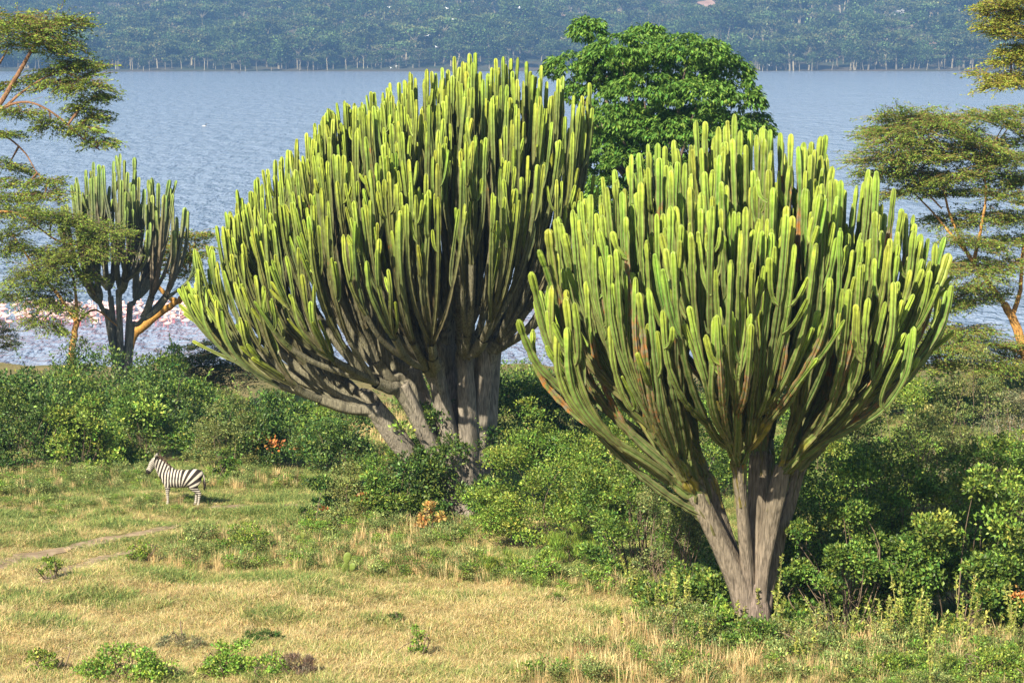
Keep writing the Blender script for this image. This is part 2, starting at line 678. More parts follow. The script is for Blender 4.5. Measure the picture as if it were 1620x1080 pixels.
def kmeans(X, k, rng, it=8):
    c = X[rng.choice(len(X), k, replace=False)]
    for _ in range(it):
        lab = np.argmin(((X[:, None] - c[None]) ** 2).sum(-1), 1)
        for i in range(k):
            if (lab == i).any():
                c[i] = X[lab == i].mean(0)
    return lab


def euphorbia(label, base, tips, hubs, r, kind, seed, fine, bark0, bark1, arm_n, trunk_r, ring=0.16, scar=(0.0, 0.5),
              t2=0.20, t3=0.5, maxparts=300, extra=(), bowl=0.58, lift=0.14, steep=0.48, vfrac=0.54, green=False, waistk=0.5):
    """tips (n,3); hubs: list of (position, horizontal target, radius); extra: hand-laid stems (points, radius)"""
    rng = np.random.default_rng(seed)
    base = np.asarray(base, float)
    root = thing("euphorbia_tree", label, "euphorbia tree", base)
    # trunk: a short flared bole
    top = base + np.array([0, 0, 1.3])
    tg = Geo()
    P = spline([base - [0, 0, 0.4], base + [0, 0, 0.15], base + [0.0, 0, 0.8], top + [0, 0, 0.25]], 12)
    limb_geo(tg, P, trunk_r * np.interp(np.linspace(0, 1, 12), [0, 0.25, 0.7, 1], [1.35, 1.1, 0.95, 0.6]), rng, bark0, bark0, nr=6)
    link("trunk", tg.mesh("trunk", M_BARK, True, base), root)
    H = np.array([h[0] for h in hubs])
    TG = np.array([h[1] for h in hubs])
    lab1 = np.argmin(((tips[:, None, :2] - TG[None]) ** 2).sum(-1), 1)
    N = 24
    tt = np.linspace(0, 1, N)
    pieces = []
    for hi, (hp, tg2, hr) in enumerate(hubs):
        idx = np.where(lab1 == hi)[0]
        # the main limb from the bole to its hub
        lg = Geo()
        st = base + np.array([0, 0, 0.5]) + np.array([*(hp[:2] - base[:2]), 0]) * 0.12
        mid = base + (hp - base) * np.array([waistk, waistk, 0.45]) + rng.normal(size=3) * 0.05
        P = spline([st, mid, hp, hp + (hp - mid) * 0.12], 22)
        limb_geo(lg, P, hr * np.interp(np.arange(22), [0, 16, 21], [1.35, 1.0, 0.55]), rng, bark0, bark0 * 0.6 + bark1 * 0.4)
        LP = P
        limb = link("limb", lg.mesh("limb", M_BARK, True, base), root)
        if not len(idx):
            continue
        own = []
        for i in idx:
            tip = tips[i]
            hor = np.array([tip[0] - hp[0], tip[1] - hp[1], 0])
            tip = tip.copy()
            tip[2] = max(tip[2], hp[2] + 1.2 + steep * math.hypot(hor[0], hor[1]))
            dz = tip[2] - hp[2]
            up = np.array([0, 0, 1.0])
            p1 = hp + hor * bowl + up * dz * lift
            p2 = tip - up * max(dz * vfrac, 1.5) - hor * 0.015 + rng.normal(size=3) * 0.10
            own.append(bez(hp, p1, p2, tip, N))
        own = np.array(own)
        n2 = max(1, round(len(idx) / 11))
        l2 = kmeans(own[:, N // 2], n2, rng) if n2 > 1 else np.zeros(len(idx), int)
        bg_ = Geo()
        for a in range(n2):
            m2 = np.where(l2 == a)[0]
            if not len(m2):
                continue
            mean2 = own[m2].mean(0)
            t2a = t2 * rng.uniform(0.7, 1.3)
            k2 = max(3, int(t2a * N))
            R2 = np.clip(r * 1.05 * math.sqrt(len(m2)) ** 0.85, r * 1.1, hr * 0.8)
            pth = spline(np.vstack([LP[11] + rng.normal(size=3) * hr * 0.15, LP[15] + rng.normal(size=3) * hr * 0.3, mean2[max(1, k2 // 2)], mean2[k2]]), 16)
            if green:
                pth = spline(pth[[0, 5, 10, 15]], 22)
                stem_geo(bg_, pth, R2 * 0.95, kind, rng, fine, tipped=False, scar=0.42, nr=5)
            else:
                limb_geo(bg_, pth, R2 * np.interp(np.arange(16), [0, 5, 15], [0.7, 1.1, 0.9]), rng, bark0 * 0.5 + bark1 * 0.5, bark1)
            n3 = max(1, round(len(m2) / 3.2))
            l3 = kmeans(own[m2][:, int(N * 0.65)], n3, rng) if n3 > 1 else np.zeros(len(m2), int)
            for b in range(n3):
                m3 = m2[l3 == b]
                if not len(m3):
                    continue
                mean3 = own[m3].mean(0)
                t3b = min(0.8, t3 * rng.uniform(0.75, 1.35))
                k3 = max(k2 + 2, int(t3b * N))
                u = np.clip((tt - tt[k2]) / (1 - tt[k2]), 0, 1)[:, None]
                m3path = mean3 + (mean2[k2] - mean3[k2]) * (1 - u) ** 2.5
                R3 = r * 1.0 * math.sqrt(len(m3)) ** 0.7
                sgm = m3path[k2:k3 + 1]
                nn = max(5, int(np.linalg.norm(np.diff(sgm, axis=0), axis=1).sum() / 0.22))
                w = rng.normal(size=(3,)) * 0.05
                cpath = spline(sgm[np.linspace(0, len(sgm) - 1, min(5, len(sgm))).astype(int)], nn) + np.sin(np.linspace(0, np.pi, nn))[:, None] * w
                if green:
                    stem_geo(bg_, cpath, max(R3, r * 1.15) * 0.98, kind, rng, fine, tipped=False, scar=rng.uniform(0.1, 0.45))
                else:
                    limb_geo(bg_, cpath, np.linspace(max(R3, r * 1.12) * 1.12, max(R3, r * 1.1), nn), rng, bark1,
                              np.array(STEM_C[kind][3]) * 0.5 + np.array(bark1) * 0.5, nr=5, lump=0.05)
                for c in m3:
                    u = np.clip((tt - tt[k3]) / (1 - tt[k3]), 0, 1)[:, None]
                    pth = own[c] + (m3path[k3] - own[c][k3]) * (1 - u) ** 2.2
                    pth = pth[k3 - 1:]
                    ln = np.linalg.norm(np.diff(pth, axis=0), axis=1).sum()
                    nn = max(8, int(ln / ring))
                    pth = spline(pth[np.linspace(0, len(pth) - 1, min(6, len(pth))).astype(int)], nn)
                    wv = rng.normal(size=(3,)) * np.array([0.07, 0.07, 0])
                    pth = pth + np.sin(np.linspace(0, 2 * np.pi, nn) + rng.uniform(0, 6))[:, None] * wv * np.linspace(0, 1, nn)[:, None]
                    # close the rounded tip with extra rings
                    e = pth[-1] - pth[-2]
                    e = e / np.linalg.norm(e)
                    pth = np.vstack([pth[:-1], pth[-1] - e * r * 1.2, pth[-1] - e * r * 0.6, pth[-1] - e * r * 0.2, pth[-1]])
                    g = Geo()
                    sc_ = rng.uniform(*scar) ** 1.0 if rng.random() < 0.82 else scar[1] * 1.22
                    rr = r * rng.uniform(0.85, 1.12)
                    stem_geo(g, pth, rr, kind, rng, fine, scar=sc_)
                    # side arms that leave the stem and turn upwards
                    na = rng.poisson(arm_n)
                    for _ in range(na):
                        L = min(rng.uniform(0.5, 2.4), ln * 0.75)
                        s0 = int(np.clip(len(pth) - 4 - L / ring, 1, len(pth) - 6))
                        p0 = pth[s0]
                        a_ = rng.uniform(0, 6.28)
                        o_ = np.array([math.cos(a_), math.sin(a_), 0]) * rng.uniform(1.9, 3.4) * r
                        tp = pth[-1] + o_ * rng.uniform(1.0, 1.5) + np.array([0, 0, rng.uniform(-1.5, 0.05)])
                        if tp[2] < p0[2] + 2.2 * float(np.linalg.norm(o_)):
                            continue
                        dz = tp[2] - p0[2]
                        ap = bez(p0, p0 + o_ * 0.9 + np.array([0, 0, dz * 0.12]), p0 * 0.55 + tp * 0.45 + o_ * 0.5, tp, max(6, int(dz / ring)))
                        e = ap[-1] - ap[-2]
                        e = e / np.linalg.norm(e)
                        ap = np.vstack([ap[:-1], ap[-1] - e * r * 1.1, ap[-1] - e * r * 0.55, ap[-1] - e * r * 0.15, ap[-1]])
                        stem_geo(g, ap, rr * rng.uniform(0.72, 0.98), kind, rng, fine, scar=sc_ * 0.6)
                    pieces.append((pth[-1], g))
        if bg_.V:
            link("branch_frame", bg_.mesh("branch_frame", M_SUCC if green else M_BARK, not green, base), limb)
    for pts, rad in extra:
        g = Geo()
        pth = spline(pts, 46)
        e = unit(pth[-1] - pth[-2])
        pth = np.vstack([pth[:-1], pth[-1] - e * r * 1.2, pth[-1] - e * r * 0.6, pth[-1] - e * r * 0.2, pth[-1]])
        stem_geo(g, pth, rad, kind, rng, fine, scar=0.3)
        pieces.append((np.array([0, -1e3, 0]), g))
    # nearest / highest stems are parts, the hidden rest is one part
    score = np.array([-(p[1] - base[1]) + 0.6 * (p[2] - base[2]) for p, _ in pieces])
    order = np.argsort(-score)
    for k in order[:maxparts]:
        link("stem", pieces[k][1].mesh("stem", M_SUCC, False, base), root)
    if len(order) > maxparts:
        gg = Geo()
        for k in order[maxparts:]:
            q = pieces[k][1]
            for V, Qx, C in zip(q.V, q.Q, q.C):
                gg.Q.append(Qx - 0 + gg.n - 0 if False else Qx + gg.n - sum_before(q, V))
                gg.V.append(V)
                gg.C.append(C)
                gg.n += len(V)
        link("stem_mass", gg.mesh("stem_mass", M_SUCC, False, base), root, kind="stuff")
    return root


def sum_before(q, V):
    s = 0
    for x in q.V:
        if x is V:
            return s
        s += len(x)
    return s


def crown_tips(Y, prof, yc, ry, n, drop_f, drop_b, rng, pxs, jz=0.35, inner=0.25, deep=1.6, edge=0.75):
    """tip points under a ridge line given in photograph pixels at distance Y (yc, ry: crown centre and half depth)"""
    pr = np.array([at(u, v, Y) for u, v in prof])
    x0, x1 = pr[0, 0], pr[-1, 0]
    cx, rx = (x0 + x1) / 2, (x1 - x0) / 2
    out = []
    for i in range(n):
        rr = math.sqrt((i + 0.5) / n)
        th = i * 2.39996 + rng.normal() * 0.15
        nx = np.clip(rr * math.cos(th) + rng.normal() * 0.03, -1, 1)
        ny = rr * math.sin(th)
        x = cx + rx * nx
        lim = math.sqrt(max(1 - nx * nx, 0.0004))
        q = np.clip(ny / max(lim, 0.15), -1, 1)
        y = yc + ny * ry
        # the outline is seen in perspective: widen what is farther away
        z = np.interp(x, pr[:, 0], pr[:, 2])
        z -= (drop_f if q < 0 else drop_b) * abs(q) ** 2.0 * (edge + (1 - edge) * lim)
        z += -0.105 * (y - Y) * 0.35 + rng.normal() * jz * 0.35 - abs(rng.normal()) * jz
        if rng.random() < inner:
            z -= rng.uniform(0.3, 0.8 + (deep - 0.8) * lim)
        k = y / Y
        out.append((x * k, y, CAMZ + (z - CAMZ) * k if q > 0 else z))
    return np.array(out)


BARK1_0, BARK1_1 = np.array([0.20, 0.155, 0.125]), np.array([0.19, 0.19, 0.085])
BARK2_0, BARK2_1 = np.array([0.24, 0.205, 0.165]), np.array([0.20, 0.18, 0.12])

# tree beside the thicket on the right of the clearing
b1 = ground(1192, 1012)
Y1 = b1[1]
rng = np.random.default_rng(5)
prof1 = [(836, 405), (850, 365), (884, 334), (915, 307), (949, 268), (997, 236), (1045, 220), (1098, 197), (1139, 186), (1209, 188),
         (1243, 204), (1300, 210), (1322, 244), (1354, 264), (1406, 278), (1424, 310), (1460, 324), (1498, 368), (1512, 395)]
tips1 = crown_tips(Y1, prof1, Y1 + 0.2, 5.2, 330, 2.9, 2.0, rng, 60, inner=0.45, deep=2.8, edge=0.3)


def hubat(u, v, dy, Y, tgt, r):
    return (at(u, v, Y + dy), np.array([at(tgt[0], 400, Y)[0], Y + tgt[1]]), r)


hubs1 = [hubat(1106, 792, -0.35, Y1, (985, -2.0), 0.27), hubat(1122, 770, 0.6, Y1, (990, 2.2), 0.22),
         hubat(1168, 742, -0.8, Y1, (1160, -3.0), 0.16), hubat(1200, 730, 0.2, Y1, (1170, 0.6), 0.23),
         hubat(1212, 735, 1.0, Y1, (1200, 3.6), 0.2),
         hubat(1236, 752, -0.4, Y1, (1350, -2.0), 0.20), hubat(1262, 735, 0.7, Y1, (1370, 2.0), 0.23)]
lone = []
A0 = at(1112, 815, Y1 - 0.4)
for pix, rad, dys in [
    ([(1112, 815), (1060, 785), (1000, 738), (945, 682), (895, 622), (850, 575), (828, 530), (820, 505)], 0.10, -1.6),
    ([(1000, 738), (950, 680), (905, 612), (870, 540), (850, 470), (840, 430)], 0.105, -1.7),
    ([(945, 682), (915, 600), (890, 520), (868, 440), (852, 395)], 0.10, -1.5),
    ([(1085, 770), (1040, 690), (1000, 640), (955, 600), (915, 545), (885, 470), (872, 400), (868, 362)], 0.125, -1.2),
    ([(1075, 740), (1020, 670), (985, 640), (970, 600), (965, 560)], 0.10, 0.8),
    ([(1262, 742), (1310, 690), (1370, 620), (1430, 540), (1480, 460), (1502, 400)], 0.13, 0.6),
    ([(1250, 740), (1300, 660), (1350, 600), (1400, 540), (1440, 450), (1455, 390)], 0.12, -0.9),
]:
    n = len(pix)
    lone.append(([at(u, v, Y1 - 0.4 + dys * i / (n - 1) * 1.0) for i, (u, v) in enumerate(pix)], rad))
euphorbia("bright green candelabra tree with orange-scarred stems and a bare brown trunk", b1, tips1, hubs1, 0.086, "bright", 21, True,
          BARK1_0, BARK1_1, 2.3, 0.46, ring=0.15, scar=(0.0, 0.445), t2=0.14, t3=0.34, extra=lone, bowl=0.50, lift=0.30, steep=0.78, vfrac=0.54, green=True, waistk=0.33)

# the leaning giant behind the clearing
b2 = ground(742, 822)
Y2 = b2[1]
prof2 = [(290, 452), (302, 405), (316, 368), (335, 340), (365, 304), (408, 276), (446, 242), (505, 180), (527, 160), (557, 140), (620, 127), (676, 100),
         (744, 82), (833, 94), (905, 116), (932, 140), (950, 185)]
rng = np.random.default_rng(8)
tips2 = crown_tips(Y2, prof2, Y2 + 0.3, 6.6, 560, 4.6, 3.0, rng, 43, jz=0.4, inner=0.25)
hubs2 = [hubat(600, 655, -1.3, Y2, (370, -2.0), 0.30), hubat(590, 640, 0.6, Y2, (390, 2.5), 0.28),
         hubat(640, 620, -1.4, Y2, (520, -3.0), 0.30), hubat(655, 600, 0.8, Y2, (540, 2.8), 0.28),
         hubat(690, 590, -1.2, Y2, (640, -4.0), 0.30), hubat(705, 560, 0.3, Y2, (660, 0.5), 0.32),
         hubat(735, 560, 1.0, Y2, (700, 4.2), 0.30), hubat(735, 570, -0.8, Y2, (760, -3.0), 0.30),
         hubat(768, 560, -0.2, Y2, (850, -1.2), 0.32), hubat(780, 540, 0.8, Y2, (860, 2.6), 0.32)]
euphorbia("huge lopsided candelabra tree with grey forked limbs and hundreds of yellow-tipped stems", b2, tips2, hubs2, 0.076, "olive", 22, False,
          BARK2_0, BARK2_1, 2.1, 0.62, ring=0.2, scar=(0.0, 0.34), t2=0.22, t3=0.46)

# the small dull one by the shore
Y3 = 112.0
b3 = np.array([at(192, 600, Y3)[0], Y3, float(gz(at(192, 600, Y3)[0], Y3))])
prof3 = [(96, 330), (104, 300), (126, 252), (158, 246), (190, 236), (225, 252), (262, 268), (290, 292), (308, 335)]
rng = np.random.default_rng(9)
tips3 = crown_tips(Y3, prof3, Y3 + 0.2, 3.0, 62, 1.6, 1.0, rng, 30, jz=0.6, inner=0.35)
hubs3 = [hubat(170, 500, -0.3, Y3, (130, -0.8), 0.16), hubat(176, 480, 0.4, Y3, (150, 1.0), 0.15), hubat(188, 470, -0.3, Y3, (200, -0.9), 0.17),
         hubat(205, 490, 0.3, Y3, (230, 1.0), 0.16), hubat(208, 520, -0.2, Y3, (275, 0.0), 0.17)]
euphorbia("smaller dull green candelabra tree with sparse upright stems by the lake shore", b3, tips3, hubs3, 0.11, "dull", 23, False,
          np.array([0.24, 0.22, 0.18]), np.array([0.20, 0.195, 0.14]), 1.0, 0.34, ring=0.25, t2=0.2, t3=0.4, scar=(0.0, 0.3))


# ------------------------------------------------------------------ leafy shrubs and trees
def lobes_of(rx, ry, h, n, rng, squash=0.8):
    """clumps in a dome: big lobes carrying smaller ones, scaled to fill the asked size"""
    d = rand_dirs(n, rng)
    d[:, 2] = np.abs(d[:, 2])
    k = rng.uniform(0.5, 0.9, n)[:, None]
    c = d * k * np.array([rx, ry, h])
    c[:, 2] += 0.05 * h
    r = rng.uniform(0.22, 0.42, n) * min(rx, ry, h)
    nlow = int(n * 0.6)
    a = rng.uniform(0, 6.28, nlow)
    q = rng.uniform(0.45, 0.92, nlow)
    c = np.vstack([c, np.column_stack([np.cos(a) * q * rx, np.sin(a) * q * ry, rng.uniform(0.05, 0.38, nlow) * h])])
    r = np.concatenate([r, rng.uniform(0.2, 0.36, nlow) * min(rx, ry, h)])
    n = n + nlow
    ch = 5
    d2 = rand_dirs(n * ch, rng)
    d2[:, 2] = np.abs(d2[:, 2]) * 0.9 - 0.15
    C = np.repeat(c, ch, 0) + d2 * np.repeat(r, ch)[:, None] * 0.95
    R = np.repeat(r, ch) * rng.uniform(0.3, 0.62, n * ch)
    C, R = np.vstack([C, c]), np.concatenate([R, r * 0.7])
    ex = np.percentile(np.abs(C[:, 0]) + R, 96)
    ey = np.percentile(np.abs(C[:, 1]) + R, 96)
    ez = np.percentile(C[:, 2] + R * squash, 97)
    f = np.array([rx / ex, ry / ey, h / ez])
    C = C * f
    R = R * f.mean()
    ok = C[:, 2] > 0.0 * R
    return C[ok], R[ok]


def leaf_cloud(C, R, n, L, W, pal, rng, up=0.35, squash=0.8, spread=0.16, droop=0.0, zmin=0.02, hue=0.12):
    w = R ** 2
    lab = rng.choice(len(C), n, p=w / w.sum())
    d = rand_dirs(n, rng)
    d[:, 2] = np.where(rng.random(n) < 0.55, np.abs(d[:, 2]), d[:, 2])
    rad = R[lab] * (1 + spread * rng.normal(size=n)) * np.where(rng.random(n) < 0.2, rng.uniform(0.3, 0.95, n), 1)
    P = C[lab] + d * rad[:, None] * np.array([1, 1, squash])
    lobe_tint = np.exp(0.16 * rng.normal(size=(len(C), 1))) * (1 + np.array([1.0, 0.1, 0.2]) * hue * rng.normal(size=(len(C), 1)))
    col = jitter_cols(pal, n, rng) * lobe_tint[lab]
    ax = d * 0.7 + rng.normal(size=(n, 3)) * 0.5 + np.array([0, 0, up - droop])
    nm = d * 0.8 + rng.normal(size=(n, 3)) * 0.55 + np.array([0, 0, 0.55])
    ok = P[:, 2] > zmin
    s = rng.uniform(0.7, 1.3, n)
    return leaves(P[ok], ax[ok], nm[ok], L * s[ok], W * s[ok], np.clip(col[ok], 0.004, 0.9))


GREENS = {
    "dark": [(0.050, 0.100, 0.024), (0.065, 0.125, 0.028), (0.090, 0.160, 0.032), (0.15, 0.22, 0.04)],
    "mid": [(0.095, 0.175, 0.030), (0.125, 0.215, 0.034), (0.16, 0.25, 0.038), (0.07, 0.13, 0.025), (0.22, 0.30, 0.05)],
    "fresh": [(0.17, 0.27, 0.035), (0.21, 0.31, 0.045), (0.13, 0.21, 0.03), (0.28, 0.34, 0.06)],
    "olive": [(0.19, 0.22, 0.055), (0.15, 0.18, 0.045), (0.23, 0.25, 0.08)],
    "pale": [(0.25, 0.28, 0.095), (0.20, 0.24, 0.08), (0.16, 0.20, 0.055)],
    "lime": [(0.21, 0.33, 0.045), (0.16, 0.28, 0.04), (0.27, 0.37, 0.06)],
    "grey": [(0.22, 0.21, 0.10), (0.17, 0.17, 0.08), (0.26, 0.24, 0.13)],
    "rust": [(0.50, 0.19, 0.05), (0.42, 0.15, 0.05), (0.55, 0.27, 0.07)],
    "straw": [(0.55, 0.36, 0.10), (0.60, 0.32, 0.09), (0.48, 0.30, 0.10)],
    "brown": [(0.20, 0.13, 0.09), (0.16, 0.11, 0.08), (0.24, 0.17, 0.12)],
}
for k_ in ("dark", "mid", "fresh"):
    GREENS[k_] = [(r_ * 1.04, g_ * 1.0, b_ * 1.0) for r_, g_, b_ in GREENS[k_]]
TWIG_C = np.array([0.17, 0.125, 0.085])


def branch_set(C, R, rng, k, r0=0.024, stray=0.5):
    g = Geo()
    n = len(C)
    for i in rng.choice(n, min(k, n), replace=False):
        e = C[i] + rng.normal(size=3) * R[i] * 0.3
        s = np.array([e[0] * 0.25 + rng.normal() * 0.12, e[1] * 0.25 + rng.normal() * 0.12, -0.15])
        m = s * 0.5 + e * 0.5 + rng.normal(size=3) * stray * 0.5 + np.array([0, 0, 0.1 * e[2]])
        P = spline([s, m, e], 8)
        V, Q = tube(P, np.linspace(r0, r0 * 0.3, 8), np.ones(4))
        g.add(V, Q, None, TWIG_C * rng.uniform(0.7, 1.4))
        for _ in range(2):
            j = rng.integers(3, 7)
            q = P[j] + rand_dirs(1, rng)[0] * R[i] * 0.9 + np.array([0, 0, R[i] * 0.5])
            V, Q = tube(np.array([P[j], (P[j] + q) / 2 + rng.normal(size=3) * 0.05, q]), np.linspace(r0 * 0.45, r0 * 0.15, 3), np.ones(3))
            g.add(V, Q, None, TWIG_C * rng.uniform(0.8, 1.5))
    return g


def shrub(name, label, u, v, w, h, pal, n, L, W, seed, Y=None, group=None, depth=0.85, lobes=None, accents=(), cat="shrub", twigs=14, squash=0.8,
          spread=0.16, up=0.35, shoots=0):
    """a bush that stands on the ground at pixel (u, v) or, hidden behind others, at distance Y below pixel column u; w, h in pixels"""
    rng = np.random.default_rng(seed)
    if Y is None:
        p = ground(u, v)
    else:
        x = at(u, 600, Y)[0]
        p = np.array([x, Y, float(gz(x, Y))])
    s = px_scale(p[1], v)
    rx = w / 2 / s
    if Y is None:
        hh = h / s
    else:
        hh = at(u, h, Y)[2] - p[2]          # h is the photograph row of its top
    ry = rx * depth
    nl = lobes or int(np.clip(rx * ry * 3 + 9, 10, 30))
    C, R = lobes_of(rx, ry, hh, nl, rng, squash)
    nl = len(C)
    n = int(n * 1.25)
    L, W = L * 0.86, W * 0.84
    root = thing(name, label, cat, p, group)
    g = Geo()
    V, Q, Cc = leaf_cloud(C, R, n, L, W, GREENS[pal], rng, squash=squash, spread=spread, up=up)
    g.add(V, Q, None, Cc)
    for k in range(shoots):
        i = rng.integers(0, nl)
        d = rand_dirs(1, rng)[0]
        d[2] = abs(d[2]) + 0.5
        d = unit(d)
        ln = rng.uniform(0.4, 1.0) * min(rx, hh) * 0.6
        st = C[i] + d * R[i] * 0.7
        m = 26
        t = rng.uniform(0, 1, m)
        P = st + d * (t * ln)[:, None] + rng.normal(size=(m, 3)) * 0.03
        V, Q, Cc = leaves(P, rng.normal(size=(m, 3)) * 0.7 + d, rng.normal(size=(m, 3)) + [0, 0, 1], L * 0.9, W * 0.9, jitter_cols(GREENS[pal], m, rng) * 1.1)
        g.add(V, Q, None, Cc)
    link("foliage", g.mesh("foliage", M_LEAF, False), root)
    link("stem", branch_set(C, R, rng, twigs).mesh("stem", M_TWIG, True), root)
    for (apal, an, au, av, ar) in accents:     # coloured sprays on the camera side: au, av in units of the half size
        c = np.array([[au * rx, -ry * 0.75, av * hh]])
        rr = np.array([ar * min(rx, hh)])
        V, Q, Cc = leaf_cloud(c, rr, an, L * 1.1, W * 1.1, GREENS[apal], rng, spread=0.4)
        g2 = Geo()
        g2.add(V, Q, None, Cc)
        link("dry_spray" if apal in ("rust", "straw") else "leaf_spray", g2.mesh("spray", M_LEAF, False), root, kind="stuff")
    return root


G_BACK = "tall dark shrubs of the shore thicket"
# --- thicket behind the zebra, front row
shrub("shrub", "broad dark green shrub with shadowed hollows in the thicket, farthest from the candelabra trees", 30, 742, 250, 150, "dark", 11000, 0.17, 0.10, 101, depth=0.6, shoots=8)
shrub("shrub", "fresh green rounded shrub with bare forked stems showing under it, behind the zebra's head", 128, 744, 105, 112, "fresh", 3600, 0.15, 0.09, 102, twigs=22, shoots=6)
shrub("shrub", "leafy mid-green shrub standing directly behind the zebra", 232, 735, 150, 118, "mid", 6500, 0.16, 0.10, 103, shoots=8, accents=[("lime", 160, 0.2, 0.8, 0.35)])
shrub("shrub", "pale olive feathery shrub behind the zebra's rump", 350, 738, 120, 118, "olive", 7500, 0.11, 0.05, 104, shoots=14)
shrub("shrub", "dark shrub with sprays of orange dead leaves beyond the clearing", 430, 738, 150, 118, "dark", 7000, 0.16, 0.10, 105, shoots=6,
      accents=[("rust", 46, -0.25, 0.42, 0.14), ("rust", 70, 0.12, 0.36, 0.16), ("rust", 30, 0.6, 0.30, 0.12)])
shrub("shrub", "low dark green shrub under the giant candelabra tree's drooping limb", 535, 745, 130, 92, "dark", 5000, 0.15, 0.09, 106, shoots=6)
shrub("shrub", "small shaded bright green shrub between zebra and orange-leaved shrub", 358, 757, 44, 46, "mid", 1400, 0.13, 0.08, 107)
# --- thicket, rows behind
for i, (u, top, w, Y, pal) in enumerate([(40, 600, 210, 96, "dark"), (120, 590, 190, 99, "mid"), (250, 590, 180, 97, "dark"), (190, 565, 170, 105, "dark"),
                                         (310, 600, 150, 100, "mid"), (395, 640, 140, 100, "dark"), (480, 665, 150, 96, "mid"), (110, 560, 130, 107, "dark"),
                                         (268, 556, 130, 106, "mid")]):
    shrub("shrub", "tall dark leafy shrub at the back of the shore thicket", u, 700, w, top, pal, 7000, 0.17, 0.10, 120 + i, Y=Y, group=G_BACK, shoots=10)
# --- round the foot of the giant
shrub("shrub", "dense dark green shrub hiding the foot of the giant candelabra tree", 705, 826, 180, 185, "dark", 11000, 0.15, 0.09, 140, shoots=8, accents=[("lime", 60, -0.75, 0.86, 0.16)])
shrub("shrub", "mixed green scrub bush to the zebra's side of the giant trunk", 628, 826, 150, 118, "mid", 8000, 0.13, 0.07, 141, shoots=12)
shrub("shrub", "low scrubby bush with a few orange leaves at the clearing's edge", 566, 820, 110, 84, "olive", 4200, 0.12, 0.06, 142, shoots=10, accents=[("rust", 22, 0.2, 0.5, 0.15)])
shrub("shrub", "small dark glossy shrub with orange leaves standing alone at the clearing's edge", 503, 828, 58, 72, "dark", 1500, 0.14, 0.09, 143, accents=[("rust", 14, 0.4, 0.35, 0.15)])
shrub("dry_seedling", "small shrub with all its leaves dried orange below the giant trunk", 684, 850, 46, 58, "straw", 420, 0.15, 0.09, 144, lobes=9, twigs=9)
shrub("shrub", "dark shrub dotted with yellow fruit beyond the giant candelabra tree, reaching the water line", 815, 640, 190, 590, "dark", 11000, 0.15, 0.09, 145, Y=90, shoots=12,
      accents=[("straw", 18, 0.0, 0.6, 0.5)])
shrub("shrub", "dark shrub behind the lone low branch of the orange-scarred candelabra", 905, 640, 150, 600, "dark", 7000, 0.15, 0.09, 146, Y=92, shoots=10)
shrub("shrub", "large domed light green small-leaved shrub between the two big candelabra trees", 868, 868, 230, 205, "fresh", 20000, 0.11, 0.055, 147, shoots=16, depth=0.7)
shrub("shrub", "mid-green tangled shrub with a twiggy hollow beside the orange-scarred candelabra's trunk", 1010, 905, 220, 235, "mid", 19000, 0.11, 0.06, 148, shoots=14, twigs=34, depth=0.7)
shrub("shrub", "pale grey-green wispy shrub with bare grey branches by the orange-scarred candelabra's trunk", 1062, 950, 130, 190, "pale", 7000, 0.085, 0.045, 149, twigs=26, shoots=12)
shrub("shrub", "dark leafy shrub tucked under the pale wispy shrub by the trunk", 1085, 985, 170, 90, "mid", 5200, 0.12, 0.075, 150, shoots=6)
shrub("herb_clump", "soft bright green feathery herb clump in front of the tangled shrub", 905, 893, 84, 62, "fresh", 3600, 0.17, 0.02, 151, up=1.6, twigs=5, cat="herb")
shrub("herb_clump", "low lime-green herb clump at the edge of the open grass below the domed shrub", 856, 918, 78, 46, "lime", 1900, 0.09, 0.05, 152, twigs=8, cat="herb")
shrub("herb_clump", "tiny lime-green herb clump beside the pale wispy shrub", 950, 935, 46, 38, "lime", 700, 0.10, 0.06, 153, twigs=6, cat="herb")
shrub("herb_clump", "feathery green herb mound at the near edge below the domed shrub", 795, 912, 80, 42, "fresh", 1900, 0.14, 0.025, 154, up=1.3, twigs=5, cat="herb")
# --- right-hand thicket
shrub("shrub", "leafy green shrub filling the gap between sprawling shrub and dense glossy shrub", 1418, 985, 190, 250, "mid", 9000, 0.12, 0.07, 164, shoots=14, depth=0.7)
shrub("shrub", "yellow-green leafy shrub standing above the dense glossy shrub", 1545, 960, 200, 260, "fresh", 9000, 0.115, 0.065, 165, shoots=16, depth=0.7)
shrub("herb_clump", "knee-high leafy green weeds hiding the root of the orange-scarred candelabra", 1200, 1040, 110, 62, "mid", 1900, 0.11, 0.06, 166, cat="herb", twigs=8)
shrub("herb_clump", "straggling pale herb against the sunlit side of the orange-scarred candelabra's trunk", 1085, 1030, 110, 80, "pale", 1500, 0.09, 0.04, 167, cat="herb", twigs=12, shoots=10)
shrub("herb_clump", "straggling pale herb against the shaded side of the orange-scarred candelabra's trunk", 1275, 1035, 120, 75, "pale", 1500, 0.09, 0.04, 168, cat="herb", twigs=12, shoots=10)
shrub("shrub", "sprawling mid-green shrub with twisted grey stems on the shaded side of the orange-scarred candelabra", 1335, 1000, 260, 265, "mid", 20000, 0.105, 0.065, 160, twigs=44, shoots=20, depth=0.6)
shrub("shrub", "dark glossy shrub in the deep shade just behind the candelabra trunk", 1262, 985, 150, 250, "mid", 8000, 0.14, 0.085, 161, depth=0.7)
shrub("shrub", "dense glossy-leaved shrub with a lime spray at the front of the thorny thicket", 1500, 1004, 250, 250, "mid", 15000, 0.13, 0.085, 162, shoots=16, depth=0.6,
      accents=[("lime", 110, 0.5, 0.75, 0.28), ("rust", 16, 0.75, 0.3, 0.1)])
